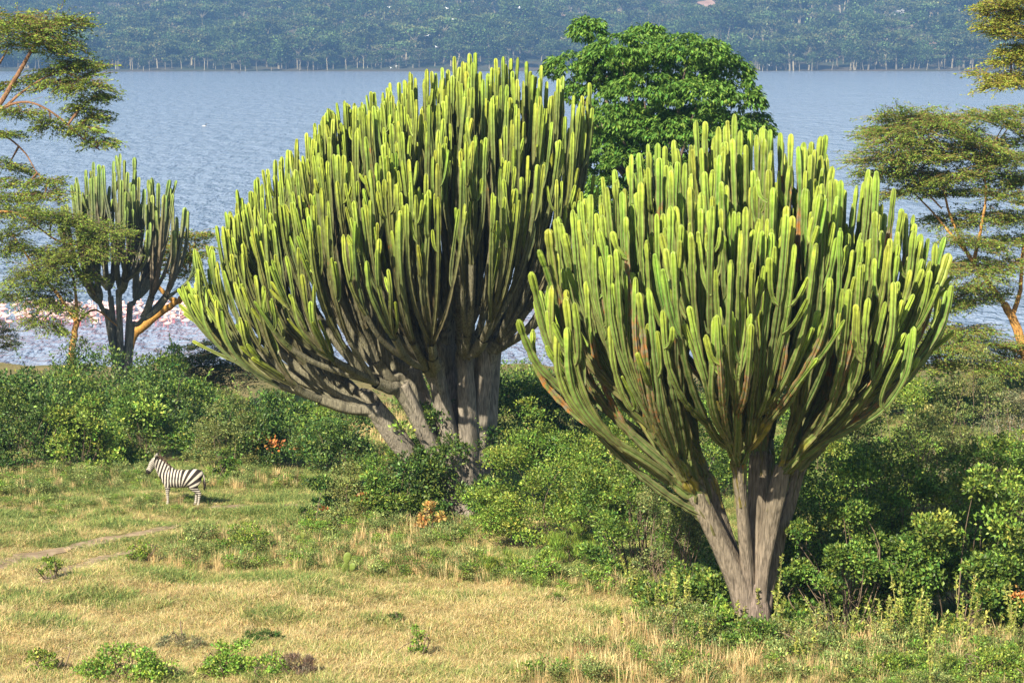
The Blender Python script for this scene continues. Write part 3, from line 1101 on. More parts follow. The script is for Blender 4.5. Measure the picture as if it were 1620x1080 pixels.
shrub("shrub", "glossy shrub with low rusty dead leaves beyond the lime-sprayed shrub", 1625, 1000, 190, 240, "mid", 9000, 0.13, 0.085, 163, shoots=12, depth=0.7,
      accents=[("rust", 40, -0.3, 0.28, 0.12)])
for i, (u, top, w, Y, pal, L, W, lab) in enumerate([
    (1330, 640, 260, 66, "mid", 0.11, 0.065, "tall mid-green shrub behind the candelabra trunk, higher than the sprawling shrub"),
    (1465, 655, 230, 67, "olive", 0.10, 0.05, "tall olive-green fine-leaved shrub in the middle of the thorny thicket"),
    (1590, 690, 230, 66, "mid", 0.11, 0.07, "tall leafy shrub at the back of the thicket beside the thorn shrub"),
    (1410, 610, 220, 74, "fresh", 0.12, 0.07, "bright fresh green shrub rising between candelabra crown and thorn tree"),
    (1290, 650, 180, 76, "mid", 0.12, 0.07, "rounded green shrub glimpsed behind the orange-scarred candelabra's shaded limbs"),
    (1080, 630, 220, 78, "mid", 0.12, 0.07, "green shrub seen through the orange-scarred candelabra's lower branches"),
    (980, 660, 200, 76, "fresh", 0.11, 0.06, "light green shrub below the lone low branch of the orange-scarred candelabra"),
    (1530, 590, 200, 80, "olive", 0.10, 0.05, "greyish olive fine-twigged shrub below the yellow-barked acacia"),
    (1620, 620, 160, 78, "grey", 0.11, 0.03, "spiny pale shrub with whitish thorns below the yellow-barked acacia"),
]):
    shrub("shrub", lab, u, 700, w, top, pal, 13000, L, W, 170 + i, Y=Y, shoots=18, twigs=26, depth=0.7)


rngs = np.random.default_rng(444)
for i in range(17):
    u = 390 + 78 * i + rngs.uniform(-20, 20)
    if 540 < u < 670:
        continue
    shrub("shrub", "low scrub bush at the near shore, seen against the water behind the candelabra trees", u, 700, rngs.uniform(110, 170), rngs.uniform(575, 605) + (45 if u < 560 else 0),
          ["mid", "dark", "olive", "fresh"][rngs.integers(0, 4)], 4200, 0.17, 0.09, 460 + i, Y=rngs.uniform(106, 116), group="low scrub along the near shore", shoots=14)


# whitish thorn shrub: twigs carrying long pale thorns
def thorn_shrub(label, u, top, w, Y, seed):
    rng = np.random.default_rng(seed)
    x = at(u, 650, Y)[0]
    p = np.array([x, Y, float(gz(x, Y))])
    hh = at(u, top, Y)[2] - p[2]
    rx = w / 2 / px_scale(Y, 650)
    root = thing("thorn_shrub", label, "shrub", p)
    g, tw = Geo(), Geo()
    for k in range(150):
        d = rand_dirs(1, rng)[0]
        d[2] = abs(d[2]) * 0.9
        e = d * np.array([rx, rx * 0.7, hh]) * rng.uniform(0.5, 1.0)
        e[2] = max(e[2], hh * 0.25)
        s = e * 0.35 + rng.normal(size=3) * 0.1
        P = spline([s, s * 0.5 + e * 0.5 + rng.normal(size=3) * 0.12, e], 9)
        V, Q = tube(P, np.linspace(0.02, 0.007, 9), np.ones(3))
        tw.add(V, Q, None, np.array([0.25, 0.18, 0.11]) * rng.uniform(0.7, 1.4))
        m = 40
        q = P[rng.integers(2, 9, m)] + rng.normal(size=(m, 3)) * 0.05
        V, Q, C = leaves(q, rng.normal(size=(m, 3)), rng.normal(size=(m, 3)), rng.uniform(0.07, 0.14, m), 0.014, jitter_cols([(0.5, 0.46, 0.38), (0.42, 0.38, 0.3)], m, rng))
        g.add(V, Q, None, C)
        m = 34
        q = P[rng.integers(1, 9, m)] + rng.normal(size=(m, 3)) * 0.07
        V, Q, C = leaves(q, rng.normal(size=(m, 3)), rng.normal(size=(m, 3)) + [0, 0, 1], 0.09, 0.035, jitter_cols(GREENS["olive"], m, rng))
        g.add(V, Q, None, C)
    V, Q = tube(np.array([[0, 0, -0.2], [0.1, 0, hh * 0.3], [0.0, 0.1, hh * 0.55]]), np.array([0.07, 0.05, 0.03]), np.ones(5))
    tw.add(V, Q, None, TWIG_C)
    link("foliage", g.mesh("foliage", M_FEATHER), root)
    link("stem", tw.mesh("stem", M_TWIG, True), root)


thorn_shrub("thorn shrub bristling with long whitish thorns at the top of the thicket", 1530, 645, 190, 70, 1)
thorn_shrub("upper thorn shrub with pale bristling twigs against the water", 1600, 615, 130, 76, 2)


def broadleaf():
    """the tall broad-leaved tree behind the two big candelabras"""
    rng = np.random.default_rng(33)
    Y = 98.0
    x = at(1050, 600, Y)[0]
    p = np.array([x, Y, float(gz(x, Y))])
    s = px_scale(Y, 200)
    root = thing("broadleaf_tree", "tall broad-leaved tree with drooping glossy leaves behind the candelabra trees", "tree", p)
    spec = [(928, 52, 30, 26, 0), (1022, 62, 34, 24, .5), (985, 88, 62, 36, -1.2), (1085, 92, 72, 38, -1), (1150, 120, 40, 34, .5), (905, 112, 48, 30, 1), (960, 110, 50, 34, 0),
            (1020, 150, 62, 34, -2), (1100, 160, 68, 36, -2.2), (1165, 165, 44, 40, -.5), (935, 150, 46, 34, .6), (980, 195, 58, 34, -1.6), (1060, 215, 66, 34, -2.4),
            (1140, 215, 60, 38, -1.5), (1195, 210, 30, 34, 0), (960, 235, 44, 34, -1), (1015, 262, 60, 32, -1.8), (930, 275, 40, 36, .5), (965, 310, 46, 34, -.5),
            (1050, 130, 90, 60, 1.8), (1100, 230, 90, 70, 2.0), (1000, 230, 80, 70, 2.2), (1080, 300, 90, 60, 0), (960, 350, 60, 50, 0.5)]
    g, bg_ = Geo(), Geo()
    trunk_top = at(1040, 330, Y) - p
    P = spline([np.array([0, 0, -0.4]), trunk_top * 0.5 + [0.2, 0, 0], trunk_top], 14)
    tr = Geo()
    limb_geo(tr, P, np.linspace(0.42, 0.28, 14), rng, np.array([0.17, 0.13, 0.10]), np.array([0.17, 0.13, 0.10]))
    link("trunk", tr.mesh("trunk", M_BARK, True), root)
    for (u, v, ru, rv, dy) in spec:
        c = at(u, v, Y + dy) - p
        a, b = ru / s, rv / s
        # limb to the lobe
        q = trunk_top + (c - trunk_top) * np.array([0.5, 0.5, 0.35])
        pp = spline([trunk_top * 0.92, q, c - [0, 0, b * 0.3]], 10)
        V, Q = tube(pp, np.linspace(0.15, 0.04, 10), np.ones(6))
        bg_.add(V, Q, None, np.array([0.19, 0.145, 0.11]))
        # whorls of hanging leaves over an umbrella-shaped dome
        nwh = int(26 + 100 * a * b)
        for _ in range(nwh):
            d = rand_dirs(1, rng)[0]
            d[2] = abs(d[2]) if rng.random() < 0.8 else d[2] * 0.4
            w = c + d * np.array([a, a * 0.9, b]) * (0.8 + 0.25 * rng.random())
            m = int(rng.integers(9, 15))
            an = rng.uniform(0, 6.28, m)
            out = np.column_stack([np.cos(an), np.sin(an), np.zeros(m)])
            ax = out * rng.uniform(0.35, 0.9, (m, 1)) + d * 0.35 + np.array([0, 0, -1]) * rng.uniform(0.4, 1.0, (m, 1))
            nm = out * 0.9 + np.array([0, 0, 0.55]) + rng.normal(size=(m, 3)) * 0.2
            P0 = w + out * 0.05 + rng.normal(size=(m, 3)) * 0.05
            cc = jitter_cols([(0.10, 0.20, 0.032), (0.13, 0.25, 0.04), (0.18, 0.30, 0.05)], m, rng, 0.2)
            V, Q, C = leaves(P0, ax, nm, rng.uniform(0.2, 0.33, m), rng.uniform(0.09, 0.13, m), cc)
            g.add(V, Q, None, C)
    link("crown", g.mesh("crown", M_LEAF), root)
    link("limb", bg_.mesh("limb", M_BARK, True), root)


broadleaf()


# ------------------------------------------------------------------ flat-topped acacias
def acacia(label, p, limbs, pads, seed, wood=(0.30, 0.17, 0.07), pal=((0.27, 0.33, 0.045), (0.20, 0.28, 0.04), (0.15, 0.22, 0.035)), dens=1.0, leafL=0.15, twig_c=None, group=None, thick=1.0):
    """limbs: (world points, radius0, radius1); pads: (u, v, ru, rv, Y, lean) flat sprays of feathery leaves"""
    rng = np.random.default_rng(seed)
    p = np.asarray(p, float)
    wood = np.asarray(wood)
    twig_c = wood * 0.75 if twig_c is None else np.asarray(twig_c)
    root = thing("acacia_tree", label, "acacia tree", p, group)
    allp = []
    for i, (pts, r0, r1) in enumerate(limbs):
        g = Geo()
        P = spline(np.asarray(pts), 24)
        P[1:-1] += rng.normal(size=(22, 3)) * r0 * 0.05
        r0, r1 = r0 * 0.82, r1 * 0.82
        limb_geo(g, P, np.linspace(r0, r1, 24), rng, wood, wood * 0.9, nr=3, lump=0.05)
        link("trunk" if i == 0 else "limb", g.mesh("limb", M_BARK, True, p), root)
        allp.append(P)
    allp = np.concatenate(allp)
    lf, tw = Geo(), Geo()
    for (u, v, ru, rv, Y, lean) in pads:
        c = at(u, v, Y)
        s = px_scale(Y, v)
        a, b = ru / s, rv / s
        near = allp[np.argsort(((allp - c) ** 2).sum(1))[:3]][rng.integers(0, 3)]
        mid = near * 0.45 + c * 0.55 + np.array([0, 0, 0.12 * np.linalg.norm(near - c)]) * rng.uniform(-0.5, 0.9)
        P = spline([near, mid, c], 10)
        V, Q = tube(P, np.linspace(0.055, 0.02, 10) * thick, np.ones(5))
        tw.add(V, Q, None, twig_c)
        a *= 1.1
        b *= 1.6
        tilt = rng.normal(size=2) * 0.16
        m = int(dens * (36 + 60 * a))
        # twigs that run outwards, almost level, carrying small feathery leaves
        an = rng.uniform(0, 6.28, m)
        r0 = rng.uniform(0.0, 0.8, m)
        st = c + np.column_stack([np.cos(an) * a * r0, np.sin(an) * a * 0.8 * r0, rng.normal(size=m) * b * 0.55 - b * 0.5 * r0 ** 2])
        st[:, 2] += (st[:, 0] - c[0]) * tilt[0] + (st[:, 1] - c[1]) * tilt[1]
        an2 = an + rng.normal(size=m) * 0.5
        ln = rng.uniform(0.5, 1.15, m) * min(1.2, 0.5 * a + 0.35)
        e = st + np.column_stack([np.cos(an2) * ln, np.sin(an2) * ln, rng.normal(size=m) * 0.12 * ln + lean * ln + (np.cos(an2) * tilt[0] + np.sin(an2) * tilt[1]) * ln])
        k = st * 0.5 + e * 0.5 + np.column_stack([np.zeros(m), np.zeros(m), rng.uniform(0.0, 0.16, m) * ln])
        sd = np.column_stack([-np.sin(an2), np.cos(an2), np.zeros(m)])
        for (p0, p1, w0, w1) in ((st, k, 0.012, 0.009), (k, e, 0.009, 0.005)):
            w0, w1 = w0 * thick, w1 * thick
            up = np.array([0, 0, 1.0])
            V = np.stack([p0 + sd * w0, p0 - sd * w0, p0 + up * w0 * 1.4, p1 + sd * w1, p1 - sd * w1, p1 + up * w1 * 1.4], 1).reshape(-1, 3)
            i = np.arange(m)[:, None] * 6
            Q = np.concatenate([i + np.array([[0, 1, 4, 3]]), i + np.array([[1, 2, 5, 4]]), i + np.array([[2, 0, 3, 5]])])
            tw.add(V, Q, None, np.repeat(twig_c * rng.uniform(0.7, 1.3, (m, 1)), 6, axis=0))
        q = 16
        R_ = lambda z: np.repeat(z, q, axis=0)
        t = rng.uniform(0.1, 1.02, m * q)[:, None]
        P0 = (1 - t) ** 2 * R_(st) + 2 * t * (1 - t) * R_(k) + t ** 2 * R_(e) + rng.normal(size=(m * q, 3)) * np.array([0.08, 0.08, 0.03])
        d = unit(R_(e - st) + rng.normal(size=(m * q, 3)) * 0.65 * R_(ln[:, None]) * np.array([1, 1, 0.45]))
        nm = np.array([-0.25, -0.25, 1.0]) + rng.normal(size=(m * q, 3)) * 0.6
        V, Q, C = leaves(P0, d, nm, rng.uniform(0.6, 1.2, m * q) * leafL, rng.uniform(0.3, 0.5, m * q) * leafL, jitter_cols(pal, m * q, rng, 0.25))
        lf.add(V, Q, None, C)
    link("crown", lf.mesh("crown", M_FEATHER, False, p), root)
    link("twig_frame", tw.mesh("twig_frame", M_TWIG, True, p), root)
    return root


def on_ground(u, Y):
    x = at(u, 600, Y)[0]
    return np.array([x, Y, float(gz(x, Y))])


# upper left, its trunk outside the frame
Y = 97
p = on_ground(-140, Y)
acacia("tall flat-topped acacia with reddish bare limbs above the small candelabra tree", p,
       [([p, at(-130, 480, Y), at(-90, 300, Y), at(-40, 225, Y)], 0.34, 0.2),
        ([at(-40, 225, Y), at(15, 140, Y), at(50, 80, Y), at(62, 62, Y)], 0.17, 0.06),
        ([at(-20, 195, Y), at(30, 150, Y), at(62, 128, Y), at(100, 110, Y)], 0.10, 0.03),
        ([at(-30, 190, Y - 1), at(5, 170, Y - 1), at(45, 162, Y - 1), at(85, 180, Y - 1), at(130, 218, Y - 1), at(158, 238, Y - 1)], 0.10, 0.03),
        ([at(-50, 250, Y), at(0, 216, Y), at(38, 240, Y), at(60, 275, Y), at(85, 288, Y)], 0.07, 0.02),
        ([at(-80, 270, Y), at(-20, 130, Y), at(0, 100, Y + 1)], 0.14, 0.05)],
       [(20, 32, 50, 7, Y, 0), (75, 36, 55, 6, Y - .5, .02), (110, 40, 28, 5, Y, 0), (30, 52, 50, 8, Y - 1, 0), (90, 60, 36, 7, Y, -.05), (75, 74, 38, 6, Y - .8, -.05), (15, 70, 40, 8, Y + 1, 0),
        (120, 102, 30, 6, Y, -.1), (90, 110, 32, 6, Y + .6, -.12), (125, 120, 40, 7, Y, -.22), (140, 135, 36, 6, Y - .6, -.25), (95, 128, 36, 7, Y, -.2), (150, 152, 26, 5, Y, -.3),
        (130, 172, 26, 5, Y, -.35), (150, 185, 20, 4, Y, -.35), (30, 130, 34, 6, Y + 1, -.1), (135, 205, 26, 5, Y - 1, -.3), (160, 222, 24, 5, Y - 1, -.35), (80, 195, 24, 4, Y - 1, -.4),
        (35, 175, 30, 5, Y - 1, -.3), (10, 212, 22, 3, Y, -.1), (72, 285, 24, 5, Y, -.3), (12, 262, 34, 5, Y + 1, 0), (0, 290, 36, 6, Y + 1, 0), (20, 312, 44, 6, Y, 0), (70, 310, 34, 5, Y - .6, 0)],
       51, wood=(0.24, 0.13, 0.07), dens=0.9)

# lower left, in front of the small candelabra
Y = 108
p = on_ground(116, Y)
acacia("low acacia with yellow bark and drooping brown twigs in front of the small candelabra tree", p,
       [([p, at(113, 590, Y), at(116, 540, Y), at(122, 505, Y)], 0.30, 0.2),
        ([at(120, 508, Y), at(95, 470, Y), at(60, 430, Y), at(40, 400, Y), at(20, 370, Y)], 0.13, 0.05),
        ([at(122, 505, Y), at(118, 450, Y), at(105, 410, Y), at(110, 392, Y)], 0.12, 0.04),
        ([at(122, 510, Y), at(150, 490, Y + 1), at(185, 515, Y + 2)], 0.09, 0.05),
        ([at(-60, 360, Y), at(0, 335, Y), at(40, 345, Y), at(90, 380, Y), at(140, 390, Y)], 0.11, 0.04)],
       [(150, 375, 55, 7, Y - .5, .08), (170, 368, 36, 5, Y - .8, .05), (110, 392, 52, 7, Y, 0), (60, 398, 46, 7, Y, 0), (130, 405, 55, 7, Y - 1, -.05), (70, 418, 48, 8, Y - .6, -.1), (110, 430, 45, 7, Y, -.1),
        (40, 440, 40, 7, Y, -.15), (80, 450, 46, 8, Y - .4, -.2), (50, 470, 36, 7, Y, -.3), (90, 480, 40, 8, Y, -.4), (35, 345, 44, 6, Y, 0), (80, 340, 40, 6, Y - .8, 0), (20, 330, 40, 6, Y + 1, 0),
        (10, 370, 36, 7, Y, 0), (70, 505, 30, 7, Y, -.6), (110, 350, 34, 5, Y - 1, 0), (0, 400, 30, 6, Y, 0)],
       52, wood=(0.42, 0.23, 0.07), dens=1.0, twig_c=(0.15, 0.10, 0.06))

# leaning orange trunk behind the small candelabra
Y = 120
p = on_ground(196, Y)
acacia("acacia with a leaning knotted orange trunk between small candelabra and the giant's crown", p,
       [([p, at(205, 545, Y), at(228, 515, Y), at(262, 488, Y), at(284, 474, Y), at(290, 468, Y)], 0.34, 0.20),
        ([at(280, 477, Y), at(268, 470, Y), at(252, 455, Y), at(244, 440, Y), at(250, 415, Y)], 0.20, 0.08),
        ([at(250, 452, Y), at(262, 432, Y), at(285, 440, Y), at(300, 425, Y)], 0.07, 0.03)],
       [(300, 385, 36, 7, Y, 0), (280, 398, 40, 7, Y - .5, 0), (310, 372, 26, 5, Y, 0), (265, 410, 36, 6, Y, 0), (300, 410, 30, 6, Y, -.1), (235, 400, 34, 7, Y + 1, 0), (290, 430, 26, 4, Y, -.2)],
       53, wood=(0.48, 0.25, 0.06), dens=0.8)

# small dark acacia by the water
Y = 112
p = on_ground(345, Y)
acacia("low dark flat-branched acacia bush at the water's edge beside the giant's crown", p,
       [([p, at(335, 600, Y), at(318, 575, Y)], 0.09, 0.05)],
       [(325, 545, 26, 4, Y, 0), (310, 565, 34, 5, Y, 0), (345, 560, 34, 5, Y - .5, 0), (330, 580, 40, 6, Y, 0), (375, 585, 40, 6, Y, 0), (300, 590, 34, 6, Y + .5, 0), (360, 605, 44, 7, Y, 0)],
       54, wood=(0.16, 0.12, 0.07), pal=((0.06, 0.09, 0.03), (0.08, 0.115, 0.035)), dens=0.9)
Y = 116
p = on_ground(-20, Y)
acacia("dark feathery acacia bough low over the shallows beside the flamingo flock", p,
       [([p, at(-22, 590, Y), at(-15, 545, Y)], 0.10, 0.06)],
       [(-5, 530, 26, 5, Y, 0), (0, 548, 24, 5, Y, 0), (-15, 520, 30, 5, Y, 0), (-5, 470, 20, 4, Y, 0)],
       55, wood=(0.16, 0.12, 0.07), pal=((0.06, 0.09, 0.03), (0.09, 0.11, 0.04)), dens=0.8)

# right, with a yellow-orange fork
Y = 104
p = on_ground(1640, Y)
pads = [(1430, 188, 50, 5, Y, 0), (1490, 190, 54, 5, Y - 1, 0), (1400, 208, 40, 5, Y, 0), (1450, 205, 56, 6, Y - 1, 0), (1520, 205, 60, 6, Y, 0), (1590, 195, 50, 6, Y - 1, 0), (1610, 180, 40, 5, Y, 0),
        (1420, 228, 60, 6, Y - 1, 0), (1480, 228, 60, 7, Y, 0), (1550, 225, 60, 7, Y - 1.5, 0), (1610, 222, 46, 7, Y, 0), (1400, 250, 60, 6, Y, 0), (1460, 252, 60, 7, Y - 1, 0), (1530, 250, 60, 7, Y, 0),
        (1600, 252, 50, 7, Y - 1, 0), (1400, 278, 50, 6, Y + 1, 0), (1450, 275, 56, 6, Y, 0), (1510, 278, 50, 6, Y - 1, 0), (1570, 280, 56, 7, Y, 0), (1630, 285, 46, 6, Y, 0), (1440, 300, 50, 5, Y, -.05),
        (1500, 305, 40, 5, Y + 1, 0), (1590, 310, 50, 6, Y - 1, 0), (1560, 340, 46, 6, Y, -.05), (1610, 345, 46, 6, Y, 0), (1500, 350, 40, 5, Y + 1, -.1), (1545, 385, 50, 6, Y - 1, -.05), (1600, 380, 44, 6, Y, 0),
        (1510, 420, 40, 6, Y + 1, -.1), (1545, 430, 56, 7, Y - 1, -.05), (1595, 420, 46, 6, Y - 1, 0), (1520, 460, 44, 6, Y, -.1), (1490, 480, 40, 6, Y + 1, -.1), (1550, 475, 46, 5, Y, -.1), (1480, 520, 46, 7, Y, -.1),
        (1530, 525, 46, 6, Y, -.1), (1450, 545, 44, 7, Y, -.1), (1500, 550, 50, 7, Y - 1, -.1), (1570, 545, 50, 6, Y, -.1), (1600, 570, 46, 6, Y, -.1), (1470, 575, 46, 7, Y, -.1), (1540, 578, 46, 6, Y, -.1)]
acacia("wide feathery acacia with yellow-orange forked limbs beside the orange-scarred candelabra", p,
       [([p, at(1632, 620, Y), at(1622, 560, Y), at(1600, 500, Y), at(1588, 480, Y)], 0.36, 0.24),
        ([at(1595, 490, Y), at(1570, 455, Y), at(1530, 400, Y), at(1505, 345, Y), at(1490, 290, Y)], 0.19, 0.05),
        ([at(1530, 400, Y), at(1500, 365, Y), at(1470, 330, Y + 1), at(1440, 300, Y + 1)], 0.10, 0.04),
        ([at(1602, 500, Y), at(1614, 460, Y), at(1618, 400, Y), at(1630, 340, Y)], 0.17, 0.08),
        ([at(1540, 415, Y), at(1552, 360, Y - 1), at(1560, 300, Y - 1), at(1550, 260, Y - 1)], 0.12, 0.04),
        ([at(1620, 560, Y), at(1570, 545, Y), at(1510, 560, Y), at(1460, 570, Y)], 0.10, 0.03),
        ([at(1490, 330, Y), at(1460, 300, Y), at(1420, 275, Y)], 0.06, 0.02)],
       pads, 56, wood=(0.46, 0.24, 0.07), dens=1.25, twig_c=(0.26, 0.17, 0.07), pal=((0.20, 0.29, 0.04), (0.15, 0.25, 0.04), (0.25, 0.29, 0.05)))

# top right, trunk outside the frame
Y = 92
p = on_ground(1790, Y)
acacia("taller olive-yellow acacia whose sprays hang above the yellow-barked acacia", p,
       [([p, at(1790, 450, Y), at(1760, 200, Y), at(1740, 60, Y)], 0.34, 0.2),
        ([at(1755, 150, Y), at(1690, 60, Y), at(1630, 30, Y), at(1590, 18, Y)], 0.12, 0.03),
        ([at(1760, 200, Y), at(1690, 140, Y), at(1620, 128, Y), at(1580, 125, Y)], 0.10, 0.02),
        ([at(1755, 160, Y), at(1690, 100, Y), at(1630, 85, Y)], 0.08, 0.03)],
       [(1590, 4, 40, 6, Y, -.1), (1620, 8, 50, 7, Y - 1, 0), (1580, 22, 34, 5, Y, -.1), (1615, 28, 40, 6, Y, 0), (1590, 48, 40, 5, Y, -.12), (1625, 50, 40, 6, Y - 1, 0), (1605, 78, 26, 4, Y, -.1), (1630, 84, 36, 6, Y, 0),
        (1600, 98, 30, 5, Y, -.1), (1575, 122, 40, 4, Y, -.1), (1615, 118, 40, 5, Y, -.05), (1600, 132, 40, 4, Y - .8, -.12)],
       57, wood=(0.33, 0.2, 0.07), dens=0.95, pal=((0.29, 0.32, 0.04), (0.23, 0.29, 0.04), (0.33, 0.32, 0.06)))


# ------------------------------------------------------------------ the zebra
def loft(P, wy, wz, m=16, up=(0, 0, 1)):
    """elliptical sections along P (in the x-z plane): half-width wy across, wz in the plane"""
    P = np.asarray(P, float)
    n = 4 * len(P)
    S = np.linspace(0, 1, len(P))
    Pn = spline(P, n)
    wy = np.interp(np.linspace(0, 1, n), S, wy)
    wz = np.interp(np.linspace(0, 1, n), S, wz)
    t = unit(np.gradient(Pn, axis=0))
    yv = np.array([0, 1.0, 0])
    nz_ = unit(np.cross(t, yv))
    sv = np.cross(nz_, t)
    a = np.arange(m) * 2 * np.pi / m
    V = Pn[:, None] + np.cos(a)[None, :, None] * sv[:, None] * wy[:, None, None] + np.sin(a)[None, :, None] * nz_[:, None] * wz[:, None, None]
    V = V.reshape(-1, 3)
    i = np.arange(n - 1)[:, None] * m
    j = np.arange(m)[None, :]
    Q = np.stack([i + j, i + (j + 1) % m, i + m + (j + 1) % m, i + m + j], -1).reshape(-1, 4)
    k = len(V)
    V = np.vstack([V, Pn[0], Pn[-1]])
    T = [(k, (q + 1) % m, q) for q in range(m)] + [(k + 1, (n - 1) * m + q, (n - 1) * m + (q + 1) % m) for q in range(m)]
    return V, Q, T


def zebra():
    p = ground(287, 800)
    root = thing("zebra", "striped zebra standing side-on in the grassy clearing before the thicket", "zebra", p, rz=math.pi - 0.12)
    root.scale = (1.05, 1.05, 1.05)
    g = Geo()

    def A(*a, **k):
        V, Q, T = loft(*a, **k)
        g.add(V, Q, T, (1, 1, 1))
    # trunk of the body (x forward)
    A([(-0.76, 0, 1.03), (-0.70, 0, 1.05), (-0.55, 0, 1.04), (-0.30, 0, 0.99), (0.0, 0, 0.955), (0.25, 0, 0.97), (0.45, 0, 1.0), (0.60, 0, 1.03), (0.70, 0, 1.04)],
      [0.07, 0.19, 0.26, 0.28, 0.30, 0.28, 0.23, 0.17, 0.07], [0.10, 0.23, 0.285, 0.30, 0.325, 0.325, 0.32, 0.25, 0.12], m=20)
    # neck
    A([(0.40, 0, 1.06), (0.56, 0, 1.20), (0.70, 0, 1.38), (0.82, 0, 1.53), (0.88, 0, 1.60)], [0.15, 0.15, 0.125, 0.105, 0.07], [0.32, 0.29, 0.23, 0.18, 0.10])
    # head, turned slightly to the camera by the shear below
    h0 = g.n
    A([(0.78, 0, 1.60), (0.89, 0, 1.58), (0.99, 0, 1.48), (1.08, 0, 1.35), (1.16, 0, 1.23), (1.20, 0, 1.16)], [0.06, 0.11, 0.115, 0.085, 0.085, 0.055], [0.08, 0.155, 0.155, 0.115, 0.105, 0.065])
    for s in (-1, 1):
        A([(0.86, 0.06 * s, 1.66), (0.855, 0.085 * s, 1.73), (0.86, 0.10 * s, 1.80), (0.865, 0.105 * s, 1.85)], [0.03, 0.058, 0.05, 0.016], [0.03, 0.042, 0.036, 0.016], m=10)
    for s, dx, dh in ((1, -0.02, 0.0), (-1, 0.05, 0.17)):
        # fore leg: shoulder, elbow, wrist ("knee"), fetlock, hoof
        A([(0.44 + dx, 0.13 * s, 0.95), (0.45 + dx, 0.14 * s, 0.75), (0.46 + dx, 0.13 * s, 0.60), (0.47 + dx, 0.13 * s, 0.44), (0.465 + dx, 0.13 * s, 0.38), (0.46 + dx, 0.13 * s, 0.20), (0.47 + dx, 0.13 * s, 0.11), (0.49 + dx, 0.13 * s, 0.06), (0.50 + dx, 0.13 * s, 0.0)],
          [0.08, 0.085, 0.065, 0.050, 0.050, 0.036, 0.044, 0.045, 0.055], [0.17, 0.125, 0.085, 0.056, 0.055, 0.040, 0.048, 0.050, 0.065], m=12)
        # hind leg: thigh, stifle, hock, cannon, fetlock, hoof
        A([(-0.56 + dh, 0.12 * s, 1.02), (-0.50 + dh, 0.15 * s, 0.84), (-0.50 + dh, 0.14 * s, 0.70), (-0.60 + dh, 0.13 * s, 0.58), (-0.69 + dh, 0.13 * s, 0.48), (-0.68 + dh, 0.13 * s, 0.38), (-0.655 + dh, 0.13 * s, 0.20), (-0.64 + dh, 0.13 * s, 0.11), (-0.62 + dh, 0.13 * s, 0.06), (-0.61 + dh, 0.13 * s, 0.0)],
          [0.11, 0.12, 0.10, 0.075, 0.055, 0.046, 0.038, 0.045, 0.045, 0.055], [0.24, 0.21, 0.16, 0.10, 0.07, 0.055, 0.042, 0.05, 0.05, 0.062], m=12)
    me = g.mesh("tmp", None, True)
    tmp = bpy.data.objects.new("tmp", me)
    sc.collection.objects.link(tmp)
    md = tmp.modifiers.new("remesh", 'REMESH')
    md.mode = 'VOXEL'
    md.voxel_size = 0.018
    ms = tmp.modifiers.new("smooth", 'SMOOTH')
    ms.factor = 0.5
    ms.iterations = 4
    dg = bpy.context.evaluated_depsgraph_get()
    ev = bpy.data.meshes.new_from_object(tmp.evaluated_get(dg))
    bpy.data.objects.remove(tmp)
    n = len(ev.vertices)
    V = np.zeros(n * 3, np.float32)
    ev.vertices.foreach_get("co", V)
    V = V.reshape(-1, 3).astype(float)
    x, y, z = V.T
    # stripe phase: upright on the barrel, fanning over the rump, level on the legs, across the neck
    k = 2 * np.pi / 0.108
    body = x * k + 0.9 * np.sin((z - 0.9) * 5)
    th = np.arctan2(z - 0.56, -(x + 0.02))
    rump = -0.02 * k - (np.pi / 2 - th) * 22.0
    ph = np.where(x < -0.02, rump, body)
    neck_s = (x - 0.45) * 0.68 + (z - 1.05) * 0.73
    wn_ = np.clip((neck_s - 0.05) / 0.15, 0, 1) * (x > 0.38)
    ph = ph * (1 - wn_) + ((x - 0.45) * k * 0.9 + (z - 1.1) * k * 0.30 + 0.45 * k) * wn_
    wl = np.clip((0.74 - z) / 0.1, 0, 1) * ((x > 0.3) | (x < -0.2))
    ph = np.where(wl > 0.5, z * 2 * np.pi / 0.075, ph)
    headw = np.clip(((x - 0.86) * 0.75 + (1.62 - z) * 0.2 - 0.02) / 0.06, 0, 1) * (x > 0.8)
    hp = ((x - 0.9) * 0.5 + (z - 1.5) * 0.9) * 2 * np.pi / 0.055
    ph = np.where(headw > 0.5, hp, ph)
    s = np.sin(ph)
    dark = np.clip((s + 0.38) / 0.35, 0, 1)
    dark = dark * (1 - 0.3 * (headw > 0.5)) * (1 - 0.55 * np.clip((0.42 - z) / 0.15, 0, 1))
    belly = np.clip((0.70 - z) / 0.05, 0, 1) * (np.abs(x) < 0.35)
    dark = dark * (1 - belly)
    muz = ((x - 1.19) ** 2 + (z - 1.18) ** 2) < 0.125 ** 2
    dark = np.where(muz | (z < 0.055), 1.0, dark)
    dark = np.where((z > 1.74), 0.25, dark)
    cream, blk = np.array([0.54, 0.48, 0.40]), np.array([0.022, 0.018, 0.016])
    C = cream * (1 - dark[:, None]) + blk * dark[:, None]
    # turn the head towards the camera (local +y after the root's half turn is the camera side)
    wh = np.clip((x - 0.72) / 0.35, 0, 1) ** 1.2
    V[:, 1] += wh * 0.16 * 1.0
    V[:, 0] -= wh * 0.06
    nf = len(ev.polygons)
    ls = np.zeros(nf, np.int32)
    lt = np.zeros(nf, np.int32)
    ev.polygons.foreach_get("loop_start", ls)
    ev.polygons.foreach_get("loop_total", lt)
    lv = np.zeros(len(ev.loops), np.int32)
    ev.loops.foreach_get("vertex_index", lv)
    q4 = ls[lt == 4]
    t3 = ls[lt == 3]
    Q = np.stack([lv[q4 + i] for i in range(4)], 1)
